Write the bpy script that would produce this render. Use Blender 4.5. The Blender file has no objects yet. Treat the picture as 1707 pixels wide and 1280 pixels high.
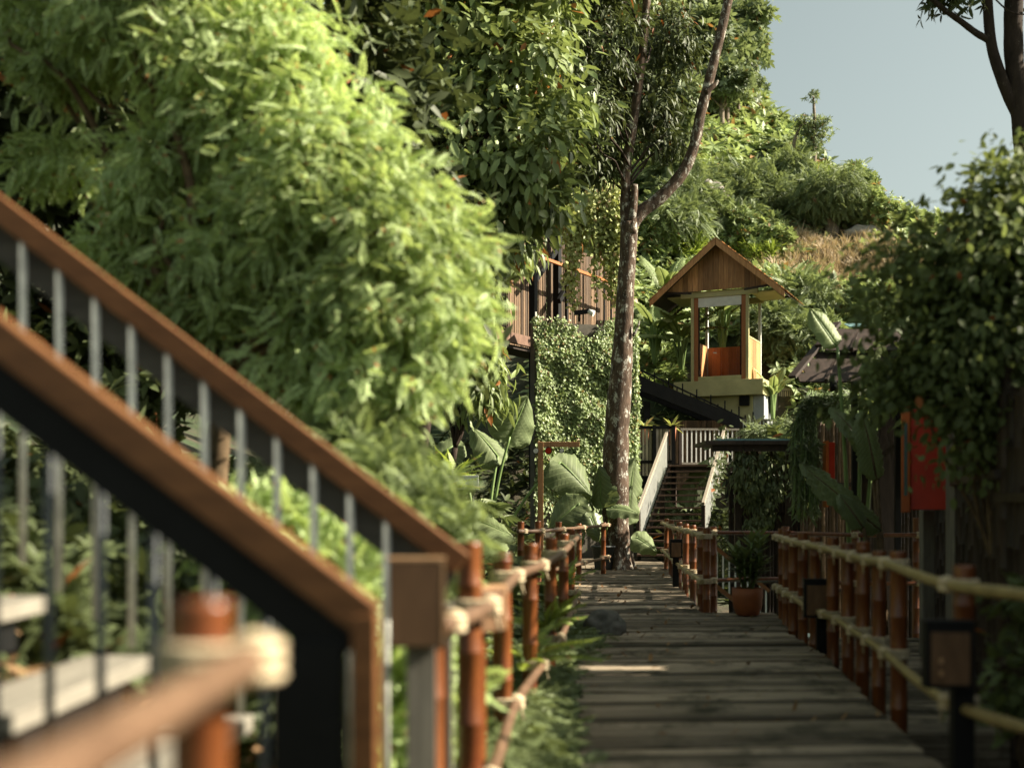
import bpy, bmesh, math, random
import numpy as np
from mathutils import Vector, Matrix, noise

random.seed(7)
RNG = np.random.default_rng(11)
R = math.radians
scene = bpy.context.scene
COL = scene.collection
F, CX, HY, EYE = 1900.0, 853.5, 840.0, 1.5


def W(px, py, Y):
    """survey point: what the photo shows at pixel px,py, standing Y metres away"""
    return Vector(((px - CX) / F * Y, Y, EYE + (HY - py) / F * Y))


def XP(px, Y):
    return (px - CX) / F * Y


# ------------------------------------------------------------------ objects
ORG = {}


def tag(o, label=None, cat=None, group=None, kind=None):
    if label: o['label'] = label
    if cat: o['category'] = cat
    if group: o['group'] = group
    if kind: o['kind'] = kind
    return o


def thing(name, loc, label, cat, group=None):
    o = bpy.data.objects.new(name, None)
    o.empty_display_size = 0.1
    o.location = loc
    COL.objects.link(o)
    ORG[o.name] = Vector(loc)
    return tag(o, label, cat, group)


def link_mesh(name, me, mat, parent=None, loc=None):
    """me is in world coordinates; moved so that the object's origin is its parent's, or loc"""
    org = ORG[parent.name] if parent is not None else Vector(loc if loc is not None else (0, 0, 0))
    me.transform(Matrix.Translation(-org))
    o = bpy.data.objects.new(name, me)
    if mat is not None:
        me.materials.append(mat)
    COL.objects.link(o)
    if parent is not None:
        o.parent = parent
    else:
        o.location = org
    ORG[o.name] = org
    return o


def copy_tree(o, loc, rz=0.0, sc=1.0, label=None, group=None):
    c = o.copy(); COL.objects.link(c)
    c.location = loc; c.rotation_euler = (0, 0, rz)
    c.scale = (sc, sc, sc) if not isinstance(sc, tuple) else sc
    if label: c['label'] = label
    if group: c['group'] = group
    for ch in o.children:
        d = ch.copy(); COL.objects.link(d); d.parent = c
    return c


class MB:
    def __init__(s):
        s.v = []; s.f = []; s.sm = []; s.uv = {}

    def add(s, vs, fs, smooth=False):
        n = len(s.v)
        s.v += [tuple(v) for v in vs]
        for f in fs:
            s.f.append(tuple(i + n for i in f)); s.sm.append(smooth)
        return s

    def box(s, c, size, M=None, jit=0.0):
        c = Vector(c); hx, hy, hz = [k / 2 for k in size]
        vs = []
        for z in (-hz, hz):
            for x, y in ((-hx, -hy), (hx, -hy), (hx, hy), (-hx, hy)):
                p = Vector((x, y, z))
                if jit: p += Vector((random.uniform(-jit, jit), random.uniform(-jit, jit), random.uniform(-jit, jit)))
                vs.append(c + (M @ p if M is not None else p))
        s.add(vs, [(3, 2, 1, 0), (4, 5, 6, 7), (0, 1, 5, 4), (1, 2, 6, 5), (2, 3, 7, 6), (3, 0, 4, 7)])
        return s

    def span(s, lo, hi):
        return s.box([(a + b) / 2 for a, b in zip(lo, hi)], [b - a for a, b in zip(lo, hi)])

    def beam(s, p0, p1, w, h, up=(0, 0, 1)):
        p0, p1 = Vector(p0), Vector(p1)
        d = (p1 - p0); L = d.length; d.normalize()
        side = d.cross(Vector(up))
        if side.length < 1e-5: side = d.cross(Vector((1, 0, 0)))
        side.normalize(); u = side.cross(d)
        M = Matrix((d, side, u)).transposed()
        return s.box((p0 + p1) / 2, (L, w, h), M)

    def tube(s, pts, r, n=8, cap=True):
        pts = [Vector(p) for p in pts]
        if not isinstance(r, (list, tuple)): r = [r] * len(pts)
        vs = []; prev = None
        for i, p in enumerate(pts):
            d = (pts[min(i + 1, len(pts) - 1)] - pts[max(i - 1, 0)]).normalized()
            if prev is None:
                a = d.cross(Vector((0, 0, 1)))
                if a.length < 0.05: a = d.cross(Vector((1, 0, 0)))
            else:
                a = prev - d * prev.dot(d)
            a.normalize(); prev = a; b = d.cross(a)
            for k in range(n):
                t = 2 * math.pi * k / n
                vs.append(p + (a * math.cos(t) + b * math.sin(t)) * r[i])
        fs = []
        for i in range(len(pts) - 1):
            for k in range(n):
                k2 = (k + 1) % n
                fs.append((i * n + k, i * n + k2, (i + 1) * n + k2, (i + 1) * n + k))
        s.add(vs, fs, True)
        if cap:
            m = len(s.v) - len(vs)
            s.f.append(tuple(m + k for k in reversed(range(n)))); s.sm.append(False)
            e = m + (len(pts) - 1) * n
            s.f.append(tuple(e + k for k in range(n))); s.sm.append(False)
        return s

    def lathe(s, c, prof, n=24):
        c = Vector(c); vs = []
        for r, z in prof:
            for k in range(n):
                t = 2 * math.pi * k / n
                vs.append(c + Vector((r * math.cos(t), r * math.sin(t), z)))
        fs = []
        for i in range(len(prof) - 1):
            for k in range(n):
                k2 = (k + 1) % n
                fs.append((i * n + k, i * n + k2, (i + 1) * n + k2, (i + 1) * n + k))
        return s.add(vs, fs, True)

    def grid(s, rows, smooth=True):
        m, n = len(rows), len(rows[0])
        vs = [p for r_ in rows for p in r_]
        fs = [(i * n + j, i * n + j + 1, (i + 1) * n + j + 1, (i + 1) * n + j) for i in range(m - 1) for j in range(n - 1)]
        return s.add(vs, fs, smooth)

    def mesh(s, name):
        me = bpy.data.meshes.new(name)
        me.from_pydata(s.v, [], s.f)
        me.polygons.foreach_set('use_smooth', s.sm)
        if s.uv:
            a = me.attributes.new('vein', 'FLOAT_VECTOR', 'POINT')
            for i, q in s.uv.items(): a.data[i].vector = q
        me.update()
        return me

    def build(s, name, mat, parent=None, loc=None, bevel=0.0, xf=None):
        me = s.mesh(name)
        if xf is not None: me.transform(xf)
        o = link_mesh(name, me, mat, parent, loc)
        if bevel:
            b = o.modifiers.new('bevel', 'BEVEL'); b.width = bevel; b.segments = 2; b.limit_method = 'ANGLE'
        return o


def smooth_path(pts, n=6):
    """Catmull-Rom through pts"""
    pts = [Vector(p) for p in pts]; out = []
    for i in range(len(pts) - 1):
        p0, p1, p2, p3 = pts[max(i - 1, 0)], pts[i], pts[i + 1], pts[min(i + 2, len(pts) - 1)]
        for k in range(n):
            t = k / n
            out.append(0.5 * ((2 * p1) + (p2 - p0) * t + (2 * p0 - 5 * p1 + 4 * p2 - p3) * t * t + (-p0 + 3 * p1 - 3 * p2 + p3) * t ** 3))
    out.append(pts[-1])
    return out


def lerp_list(vals, n):
    out = []
    for i in range(len(vals) - 1):
        for k in range(n):
            out.append(vals[i] + (vals[i + 1] - vals[i]) * k / n)
    return out + [vals[-1]]


# ------------------------------------------------------------------ materials
def new_mat(name):
    m = bpy.data.materials.new(name); m.use_nodes = True
    nt = m.node_tree
    return m, nt, nt.nodes['Principled BSDF'], nt.nodes['Material Output']


def node(nt, t, **kw):
    n = nt.nodes.new(t)
    for k, v in kw.items():
        if k.startswith('i_'): n.inputs[k[2:].replace('_', ' ')].default_value = v
        else: setattr(n, k, v)
    return n


def ramp(nt, src, stops):
    n = nt.nodes.new('ShaderNodeValToRGB')
    cr = n.color_ramp
    while len(cr.elements) < len(stops): cr.elements.new(0.5)
    for e, (p, c) in zip(cr.elements, stops):
        e.position = p; e.color = (*c, 1) if len(c) == 3 else c
    nt.links.new(src, n.inputs[0])
    return n.outputs[0]


def mixc(nt, fac, a, b, mode='MIX'):
    n = nt.nodes.new('ShaderNodeMix'); n.data_type = 'RGBA'; n.blend_type = mode
    if isinstance(fac, float): n.inputs[0].default_value = fac
    else: nt.links.new(fac, n.inputs[0])
    for k, x in ((6, a), (7, b)):
        if isinstance(x, tuple): n.inputs[k].default_value = (*x, 1)
        else: nt.links.new(x, n.inputs[k])
    return n.outputs[2]


def bump(nt, bs, src, strength=0.4, dist=0.01):
    b = nt.nodes.new('ShaderNodeBump'); b.inputs['Strength'].default_value = strength; b.inputs['Distance'].default_value = dist
    nt.links.new(src, b.inputs['Height']); nt.links.new(b.outputs[0], bs.inputs['Normal'])


def coords(nt, scale):
    tc = nt.nodes.new('ShaderNodeTexCoord'); mp = nt.nodes.new('ShaderNodeMapping')
    mp.inputs['Scale'].default_value = scale
    nt.links.new(tc.outputs['Object'], mp.inputs[0])
    return mp.outputs[0]


def noise_tex(nt, vec, scale, detail=4, rough=0.6):
    n = nt.nodes.new('ShaderNodeTexNoise'); n.inputs['Scale'].default_value = scale
    n.inputs['Detail'].default_value = detail; n.inputs['Roughness'].default_value = rough
    nt.links.new(vec, n.inputs['Vector'])
    return n.outputs['Fac']


WS = .85


def wood(name, dark, light, stretch=(1, 12, 12), scale=2.0, rough=0.6, island=0.5, spec=0.3, bmp=0.3, stain=None):
    dark, light = tuple(k * WS for k in dark), tuple(k * WS for k in light)
    if stain: stain = tuple(k * WS for k in stain)
    m, nt, bs, out = new_mat(name)
    v = coords(nt, stretch)
    f = noise_tex(nt, v, scale, 6, 0.65)
    c = ramp(nt, f, [(0.3, dark), (0.7, light)])
    if island:
        g = nt.nodes.new('ShaderNodeNewGeometry')
        h = ramp(nt, g.outputs['Random Per Island'], [(0, (1 - island,) * 3), (1, (1 + island * 0.6,) * 3)])
        c = mixc(nt, 1.0, c, h, 'MULTIPLY')
    if stain:
        v2 = coords(nt, (1, 1, 1)); s2 = noise_tex(nt, v2, 1.7, 5, 0.7)
        c = mixc(nt, ramp(nt, s2, [(0.5, (0, 0, 0)), (0.66, (1, 1, 1))]), c, stain)
    nt.links.new(c, bs.inputs['Base Color'])
    bs.inputs['Roughness'].default_value = rough
    bs.inputs['Specular IOR Level'].default_value = spec
    bump(nt, bs, f, bmp, 0.006)
    return m


def plain(name, col, rough=0.6, metal=0.0, var=0.25, scale=6.0, spec=0.4, bmp=0.1):
    col = tuple(k * .72 for k in col)
    m, nt, bs, out = new_mat(name)
    v = coords(nt, (1, 1, 1)); f = noise_tex(nt, v, scale, 5, 0.65)
    c = ramp(nt, f, [(0.3, tuple(k * (1 - var) for k in col)), (0.7, tuple(min(1, k * (1 + var)) for k in col))])
    nt.links.new(c, bs.inputs['Base Color'])
    bs.inputs['Roughness'].default_value = rough; bs.inputs['Metallic'].default_value = metal
    bs.inputs['Specular IOR Level'].default_value = spec
    bump(nt, bs, f, bmp, 0.01)
    return m


GAIN, GR = 1.5, .80


def leafmat(name, a, b, dry=None, dryf=0.03, trans=0.35, rough=0.42, spec=0.35, patch=1.2, raw=False):
    """a..b: green range, per leaf (random per island) and per patch; dry: colour of the odd dead leaf"""
    if not raw: a, b = [(c_[1] * GR * GAIN, c_[1] * GAIN, c_[1] * .36 * GAIN + c_[2] * .35) for c_ in (a, b)]
    m, nt, bs, out = new_mat(name)
    g = nt.nodes.new('ShaderNodeNewGeometry')
    v = coords(nt, (1, 1, 1)); f = noise_tex(nt, v, patch, 3, 0.5)
    mx = nt.nodes.new('ShaderNodeMath'); mx.operation = 'MULTIPLY_ADD'
    nt.links.new(g.outputs['Random Per Island'], mx.inputs[0]); mx.inputs[1].default_value = 0.6
    sb = nt.nodes.new('ShaderNodeMath'); sb.operation = 'MULTIPLY_ADD'
    nt.links.new(f, sb.inputs[0]); sb.inputs[1].default_value = 1.4; sb.inputs[2].default_value = -0.5
    nt.links.new(sb.outputs[0], mx.inputs[2])
    c = ramp(nt, mx.outputs[0], [(0.1, a), (0.9, b)])
    if dry:
        fr = nt.nodes.new('ShaderNodeMath'); fr.operation = 'MULTIPLY'; fr.inputs[1].default_value = 37.7
        nt.links.new(g.outputs['Random Per Island'], fr.inputs[0])
        fc = nt.nodes.new('ShaderNodeMath'); fc.operation = 'FRACT'; nt.links.new(fr.outputs[0], fc.inputs[0])
        lt = nt.nodes.new('ShaderNodeMath'); lt.operation = 'LESS_THAN'; lt.inputs[1].default_value = dryf
        nt.links.new(fc.outputs[0], lt.inputs[0])
        c = mixc(nt, lt.outputs[0], c, dry)
    nt.links.new(c, bs.inputs['Base Color'])
    bs.inputs['Roughness'].default_value = rough; bs.inputs['Specular IOR Level'].default_value = spec
    tr = nt.nodes.new('ShaderNodeBsdfTranslucent')
    tc = mixc(nt, 1.0, c, (1.12, 1.08, 0.70), 'MULTIPLY')
    nt.links.new(tc, tr.inputs['Color'])
    ms = nt.nodes.new('ShaderNodeMixShader'); ms.inputs[0].default_value = trans
    nt.links.new(bs.outputs[0], ms.inputs[1]); nt.links.new(tr.outputs[0], ms.inputs[2])
    nt.links.new(ms.outputs[0], out.inputs['Surface'])
    return m


def barkmat(name, dark, mid, lichen, amount=0.5):
    dark, mid, lichen = [tuple(k * .7 for k in c_) for c_ in (dark, mid, lichen)]
    m, nt, bs, out = new_mat(name)
    v = coords(nt, (1, 1, 0.35)); f = noise_tex(nt, v, 9, 8, 0.7)
    v2 = coords(nt, (1, 1, 0.6)); f2 = noise_tex(nt, v2, 7.5, 8, 0.78)
    c = ramp(nt, f, [(0.3, dark), (0.7, mid)])
    c = mixc(nt, ramp(nt, f2, [(amount, (0, 0, 0)), (amount + 0.07, (1, 1, 1))]), c, lichen)
    nt.links.new(c, bs.inputs['Base Color']); bs.inputs['Roughness'].default_value = 0.9
    bs.inputs['Specular IOR Level'].default_value = 0.15
    bump(nt, bs, f, 0.9, 0.03)
    return m


M = {}
M['deck'] = wood('weathered_deck', (0.115, 0.091, 0.064), (0.46, 0.375, 0.27), (.6, 18, 18), 2.0, 0.75, 0.72, 0.10, 0.35, (0.05, 0.047, 0.03))
M['tread'] = wood('pale_tread_timber', (0.20, 0.18, 0.145), (0.36, 0.33, 0.27), (8, 1, 8), 3, 0.7, 0.2)
M['handrail'] = wood('oiled_handrail', (0.13, 0.050, 0.015), (0.25, 0.105, 0.036), (2, 9, 9), 2.5, 0.5, 0.15, 0.35, 0.15)
M['fascia'] = wood('grey_fascia', (0.07, 0.066, 0.058), (0.13, 0.12, 0.10), (1, 9, 9), 3, 0.7, 0.2)
M['baluster'] = plain('baluster_paint', (0.75, 0.75, 0.66), 0.5, 0.0, 0.3, 14)
M['dark_metal'] = plain('dark_metal', (0.011, 0.011, 0.011), 0.6, 0.0, 0.3, 6, 0.15)
M['grey_metal'] = plain('grey_metal', (0.10, 0.11, 0.115), 0.5, 0.2, 0.3)
M['bamboo'] = wood('varnished_bamboo', (0.10, 0.028, 0.009), (0.26, 0.085, 0.022), (9, 9, 0.8), 2.0, 0.32, 0.35, 0.5, 0.08, (0.13, 0.035, 0.012))
M['pole'] = wood('bamboo_rail', (0.10, 0.055, 0.032), (0.21, 0.125, 0.075), (5, 5, 5), 2.0, 0.4, 0.25, 0.4, 0.08)
M['pole_green'] = wood('pale_bamboo_rail', (0.22, 0.165, 0.07), (0.40, 0.31, 0.14), (5, 5, 5), 2.0, 0.4, 0.25, 0.4, 0.08)
M['rope'] = plain('rope', (0.72, 0.59, 0.39), 0.9, 0, 0.35, 40, 0.1, 0.5)
M['teak'] = wood('teak_cladding', (0.36, 0.17, 0.065), (0.68, 0.36, 0.155), (8, 8, 0.8), 3, 0.55, 0.6, 0.3, 0.15)
M['teak_red'] = wood('red_teak_panel', (0.34, 0.115, 0.036), (0.52, 0.20, 0.065), (8, 8, 0.8), 3, 0.4, 0.3, 0.4, 0.1)
M['shingle'] = wood('wooden_shingles', (0.42, 0.21, 0.085), (0.72, 0.42, 0.20), (5, 5, 5), 2, 0.7, 0.5, 0.2, 0.4)
M['cream'] = plain('cream_painted_steel', (0.60, 0.55, 0.27), 0.5, 0, 0.16, 2)
M['white'] = plain('white_paint', (0.90, 0.90, 0.84), 0.5, 0, 0.1, 4)
M['sheet'] = plain('zinc_sheet', (0.50, 0.52, 0.52), 0.5, 0, 0.12, 3)
M['box_wood'] = wood('lamp_box_wood', (0.10, 0.052, 0.024), (0.20, 0.11, 0.055), (7, 7, 1.2), 3, 0.55, 0.2, 0.3, 0.15)
M['box_edge'] = wood('lamp_box_lit_edge_and_catch', (0.34, 0.19, 0.09), (0.5, 0.30, 0.16), (7, 7, 1.2), 3, 0.55, 0.2)  # box wood lightened for painted sunlit edges; the catches use it too
M['grey_wood'] = wood('grey_post_wood', (0.17, 0.155, 0.125), (0.31, 0.28, 0.23), (8, 8, 0.8), 3, 0.75, 0.25)
M['dark_wood'] = wood('dark_stained_wood', (0.022, 0.014, 0.010), (0.060, 0.038, 0.027), (6, 6, 1), 3, 0.6, 0.4)
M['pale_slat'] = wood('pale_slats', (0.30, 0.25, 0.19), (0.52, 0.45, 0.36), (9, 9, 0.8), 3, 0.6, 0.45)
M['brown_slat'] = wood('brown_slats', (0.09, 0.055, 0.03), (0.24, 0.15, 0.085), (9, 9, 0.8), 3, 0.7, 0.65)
M['stair_wood'] = wood('stair_wood', (0.09, 0.05, 0.032), (0.18, 0.11, 0.075), (1, 9, 9), 3, 0.6, 0.35)
M['rust'] = wood('rust_brown_steel', (0.14, 0.075, 0.05), (0.24, 0.14, 0.095), (3, 3, 3), 3, 0.6, 0.2)
M['red'] = plain('red_paint', (0.62, 0.035, 0.012), 0.4, 0, 0.15, 3)
M['orange'] = plain('orange_paint', (0.55, 0.12, 0.02), 0.45, 0, 0.2, 3)
M['terracotta'] = plain('terracotta', (0.34, 0.10, 0.03), 0.6, 0, 0.15, 5)
M['slate_pot'] = plain('slate_pot', (0.11, 0.115, 0.115), 0.7, 0, 0.3, 12)
M['teal'] = plain('teal_sheet', (0.20, 0.36, 0.36), 0.4, 0, 0.2, 3)
M['teal_floor'] = plain('teal_floor', (0.09, 0.14, 0.14), 0.7, 0, 0.3, 6)
M['soil'] = plain('dark_soil', (0.03, 0.02, 0.013), 0.95, 0, 0.4, 10, 0.1)
M['rock'] = barkmat('grey_rock', (0.10, 0.10, 0.09), (0.20, 0.19, 0.165), (0.07, 0.085, 0.05), 0.57)
M['pale_rock'] = barkmat('pale_limestone', (0.30, 0.28, 0.24), (0.52, 0.48, 0.42), (0.20, 0.19, 0.13), 0.6)
M['bark'] = barkmat('lichen_bark', (0.035, 0.024, 0.018), (0.21, 0.142, 0.10), (0.70, 0.67, 0.58), 0.535)
M['bark_dark'] = barkmat('dark_bark', (0.03, 0.022, 0.018), (0.085, 0.06, 0.045), (0.22, 0.19, 0.15), 0.60)
M['bark_pale'] = barkmat('pale_bark', (0.20, 0.15, 0.11), (0.36, 0.29, 0.22), (0.5, 0.46, 0.38), 0.55)
M['twig'] = plain('twig', (0.16, 0.11, 0.065), 0.85, 0, 0.4, 8, 0.1)
M['stem'] = plain('green_stem', (0.20, 0.30, 0.09), 0.5, 0, 0.2, 8)
M['sign_white'] = plain('sign_white', (0.70, 0.74, 0.72), 0.4, 0, 0.06, 3)
M['ink'] = plain('sign_ink', (0.02, 0.02, 0.02), 0.6, 0, 0.1, 3)
M['wall'] = plain('stained_render_wall', (0.12, 0.105, 0.08), 0.9, 0, 0.4, 3)

DRY = (0.42, 0.17, 0.06)
M['l_bush'] = leafmat('feathery_bright_leaf', (0.10, 0.22, 0.060), (0.22, 0.46, 0.22), DRY, 0.015, 0.40, 0.5, 0.3, 0.6)
M['l_broad'] = leafmat('broad_sunny_leaf', (0.055, 0.110, 0.020), (0.14, 0.28, 0.06), DRY, 0.022, 0.30, 0.42, 0.35, 0.5)
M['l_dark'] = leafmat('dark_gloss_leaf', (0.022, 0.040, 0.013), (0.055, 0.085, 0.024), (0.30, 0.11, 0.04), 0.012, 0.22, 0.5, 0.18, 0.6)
M['l_hill'] = leafmat('hillside_leaf', (0.055, 0.14, 0.05), (0.15, 0.34, 0.16), (0.36, 0.22, 0.10), 0.05, 0.3, 0.5, 0.25, 0.25)
M['l_hill_fine'] = leafmat('hillside_feathery_leaf', (0.045, 0.12, 0.06), (0.10, 0.22, 0.13), None, 0, 0.3, 0.5, 0.25, 0.25)
M['l_ridge'] = leafmat('ridge_tree_leaf', (0.030, 0.10, 0.08), (0.085, 0.24, 0.18), (0.30, 0.15, 0.06), 0.012, 0.3, 0.5, 0.25, 0.3)
M['l_ivy'] = leafmat('ivy_leaf', (0.085, 0.15, 0.05), (0.19, 0.29, 0.12), (0.30, 0.22, 0.10), 0.05, 0.3, 0.45, 0.35, 0.8)
M['l_vine'] = leafmat('pale_vine_leaf', (0.26, 0.31, 0.10), (0.50, 0.53, 0.22), (0.42, 0.32, 0.18), 0.06, 0.35, 0.5, 0.3, 0.8, True)
M['l_right'] = leafmat('climber_leaf', (0.035, 0.06, 0.012), (0.095, 0.16, 0.03), (0.30, 0.10, 0.03), 0.004, 0.42, 0.55, 0.2, 0.7)
M['l_cover'] = leafmat('ground_cover_leaf', (0.040, 0.085, 0.030), (0.11, 0.17, 0.055), None, 0, 0.3, 0.5, 0.25, 0.9)
M['l_fern'] = leafmat('fern_frond', (0.17, 0.24, 0.045), (0.36, 0.44, 0.10), (0.35, 0.25, 0.10), 0.03, 0.35, 0.45, 0.3, 1.2, True)
M['l_fine'] = leafmat('asparagus_fern_needle', (0.05, 0.15, 0.06), (0.12, 0.27, 0.12), None, 0, 0.35, 0.5, 0.25, 1.0)
M['l_big'] = leafmat('elephant_ear_blade', (0.06, 0.105, 0.05), (0.11, 0.165, 0.085), None, 0, 0.30, 0.55, 0.2, 0.8)
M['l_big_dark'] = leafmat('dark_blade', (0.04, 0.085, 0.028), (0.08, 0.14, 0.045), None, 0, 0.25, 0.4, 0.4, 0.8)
def veined(m, kk):
    nt = m.node_tree; bs = nt.nodes['Principled BSDF']
    at = nt.nodes.new('ShaderNodeAttribute'); at.attribute_name = 'vein'
    sp = nt.nodes.new('ShaderNodeSeparateXYZ'); nt.links.new(at.outputs['Vector'], sp.inputs[0])
    def mth(op, a, b=None):
        n = nt.nodes.new('ShaderNodeMath'); n.operation = op
        for k, v in ((0, a), (1, b)):
            if v is None: continue
            if isinstance(v, float): n.inputs[k].default_value = v
            else: nt.links.new(v, n.inputs[k])
        return n.outputs[0]
    ph = mth('FRACT', mth('MULTIPLY', mth('ADD', sp.outputs[0], mth('MULTIPLY', sp.outputs[1], kk)), sp.outputs[2]))
    rib = mth('LESS_THAN', mth('ABSOLUTE', mth('SUBTRACT', ph, .5)), .07)
    mid = mth('LESS_THAN', sp.outputs[1], .05)
    fac = mth('MULTIPLY', mth('MAXIMUM', rib, mid), .45)
    src = bs.inputs['Base Color'].links[0].from_socket
    c = mixc(nt, fac, src, (.34, .40, .20))
    for l in list(nt.links):
        if l.from_socket == src and l.to_node.type != 'MIX': nt.links.new(c, l.to_socket)


M['l_banana'] = leafmat('banana_blade', (0.10, 0.17, 0.06), (0.19, 0.27, 0.105), None, 0, 0.35, 0.5, 0.22, 0.8)
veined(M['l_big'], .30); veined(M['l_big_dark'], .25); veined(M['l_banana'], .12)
M['l_hang'] = leafmat('hanging_leaf', (0.05, 0.07, 0.04), (0.10, 0.13, 0.075), None, 0, 0.25, 0.5, 0.3, 1.0)
M['l_dry'] = leafmat('dead_leaf', (0.11, 0.06, 0.03), (0.33, 0.21, 0.11), None, 0, 0.1, 0.8, 0.1, 0.8, True)
M['l_straw'] = leafmat('dry_grass_blade', (0.40, 0.31, 0.20), (0.70, 0.58, 0.42), None, 0, 0.15, 0.8, 0.1, 0.5, True)

# ------------------------------------------------------------------ foliage tools (numpy)
def t_leaf(w=0.4, droop=0.15, fold=0.10):
    xs = [0.30, 0.68]; ws = [w * 0.46, w * 0.40]
    v = [(0, 0, 0), (xs[0], ws[0], 0), (xs[0], -ws[0], 0), (xs[1], ws[1], 0), (xs[1], -ws[1], 0), (1, 0, 0), (xs[0], 0, -fold * w), (xs[1], 0, -fold * w)]
    v = [(x, y, z - droop * x * x) for x, y, z in v]
    f = [(0, 2, 6), (0, 6, 1), (2, 4, 7), (2, 7, 6), (6, 7, 3), (6, 3, 1), (4, 5, 7), (7, 5, 3)]
    return np.array(v, float), np.array(f, int)


def t_small(w=0.5, droop=0.1):
    v = [(0, 0, 0), (0.45, w / 2, 0.03), (1, 0, -droop), (0.45, -w / 2, 0.03)]
    return np.array(v, float), np.array([(0, 3, 2), (0, 2, 1)], int)


def merge_t(parts):
    vs, fs, n = [], [], 0
    for v, f in parts:
        vs.append(v); fs.append(f + n); n += len(v)
    return np.concatenate(vs), np.concatenate(fs)


def t_pinnate(pairs=7, ll=0.30, lw=0.11, droop=0.35, start=0.15, taper=0.5, fwd=0.5):
    parts = []
    def pt(t): return np.array((t, 0, -droop * t * t))
    for i in range(pairs):
        t = start + (1 - start) * i / pairs
        L = ll * (1 - taper * abs(t - 0.45) / 0.55)
        for s in (-1, 1):
            d = np.array((fwd, s * 0.86, -0.2)); d /= np.linalg.norm(d)
            n = np.array((-d[1], d[0], 0)) * lw / 2
            b = pt(t); m = b + d * L * 0.5
            v = np.array([b, m + n, b + d * L + (0, 0, -0.05), m - n])
            parts.append((v, np.array([(0, 3, 2), (0, 2, 1)])))
    b = pt(1 - 0.12); v = np.array([b, pt(0.97) + (0, lw / 2, 0), pt(1.0) + (ll * .7, 0, -.05), pt(.97) - (0, lw / 2, 0)])
    parts.append((v, np.array([(0, 3, 2), (0, 2, 1)])))
    return merge_t(parts)


def t_whorl(k=7, w=0.32, droop=0.35, seed=0, lmin=0.7):
    r = np.random.default_rng(seed); parts = []
    for i in range(k):
        a = 2 * math.pi * i / k + r.uniform(-.3, .3); el = r.uniform(-0.2, 0.8); s = r.uniform(lmin, 1)
        v, f = t_leaf(w, droop)
        ce, se, ca, sa = math.cos(el), math.sin(el), math.cos(a), math.sin(a)
        Rm = np.array(((ca * ce, -sa, -ca * se), (sa * ce, ca, -sa * se), (se, 0, ce)))
        parts.append((v @ Rm.T * s, f))
    return merge_t(parts)


def t_tuft(k=14, seed=1, w=0.06, spread=0.7):
    r = np.random.default_rng(seed); parts = []
    for i in range(k):
        a = r.uniform(0, 2 * math.pi); lean = r.uniform(0.1, spread); h = r.uniform(.6, 1)
        d = np.array((math.cos(a), math.sin(a), 0)); n = np.array((-d[1], d[0], 0)) * w / 2
        p1 = d * lean * .35 + np.array((0, 0, h * .6)); p2 = d * lean * 1.0 + np.array((0, 0, h * (1 - lean * .4)))
        v = np.array([-n, n, p1 + n, p1 - n, p2]); f = np.array([(0, 1, 2), (0, 2, 3), (3, 2, 4)])
        parts.append((v, f))
    return merge_t(parts)


def unit(a): return a / (np.linalg.norm(a, axis=-1, keepdims=True) + 1e-9)


def frames(D, N):
    D = unit(D); Yv = unit(np.cross(N, D)); Z = np.cross(D, Yv)
    return np.stack([D, Yv, Z], axis=-1)


def scatter(tpl, P, RM, S):
    tv, tf = tpl
    n, k = len(P), len(tv)
    V = np.einsum('nij,kj->nki', RM, tv) * np.asarray(S)[:, None, None] + P[:, None, :]
    Fc = tf[None] + (np.arange(n) * k)[:, None, None]
    return V.reshape(-1, 3), Fc.reshape(-1, 3)


def np_mesh(name, V, Fc):
    me = bpy.data.meshes.new(name)
    me.vertices.add(len(V)); me.vertices.foreach_set('co', V.astype(np.float32).ravel())
    me.loops.add(Fc.size); me.loops.foreach_set('vertex_index', Fc.astype(np.int32).ravel())
    me.polygons.add(len(Fc)); me.polygons.foreach_set('loop_start', np.arange(0, Fc.size, 3, dtype=np.int32))
    me.update(calc_edges=True)
    return me


def fol(name, sets, mat, parent=None, loc=None):
    """sets: list of (V, F)"""
    V, Fc = merge_t(sets)
    return link_mesh(name, np_mesh(name, V, Fc), mat, parent, loc)


def crown(blobs, ncl, per, rad, shell=0.65, rng=None, flat=0.7, keep=None):
    """points in clumps near the surface of overlapping ellipsoids: P, outward, clump index"""
    rng = rng or RNG
    b = np.array(blobs, float); w = (b[:, 3] * b[:, 4] * b[:, 5]) ** (2 / 3); w /= w.sum()
    idx = rng.choice(len(b), ncl, p=w)
    d = unit(rng.normal(size=(ncl, 3)))
    r = (shell ** 3 + rng.random(ncl) * (1 - shell ** 3)) ** (1 / 3)
    c = b[idx, :3] + d * r[:, None] * b[idx, 3:6]
    o = unit(d / b[idx, 3:6])
    if keep is not None:
        k = keep(c); c, o = c[k], o[k]
    n = len(c)
    P = np.repeat(c, per, 0) + rng.normal(size=(n * per, 3)) * rad * np.array((1, 1, flat))
    O = np.repeat(o, per, 0)
    O = unit(O * 0.8 + unit(P - np.repeat(c, per, 0)) * 0.6)
    return P, O, c


def leaf_frames(O, rng=None, out=0.7, rnd=0.6, down=0.3, upn=0.6):
    rng = rng or RNG
    n = len(O)
    D = O * out + rng.normal(size=(n, 3)) * rnd * 0.6 + np.array((0, 0, -down))
    N = O * 0.5 + rng.normal(size=(n, 3)) * 0.35 + np.array((0, 0, upn))
    return frames(D, N)


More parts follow.
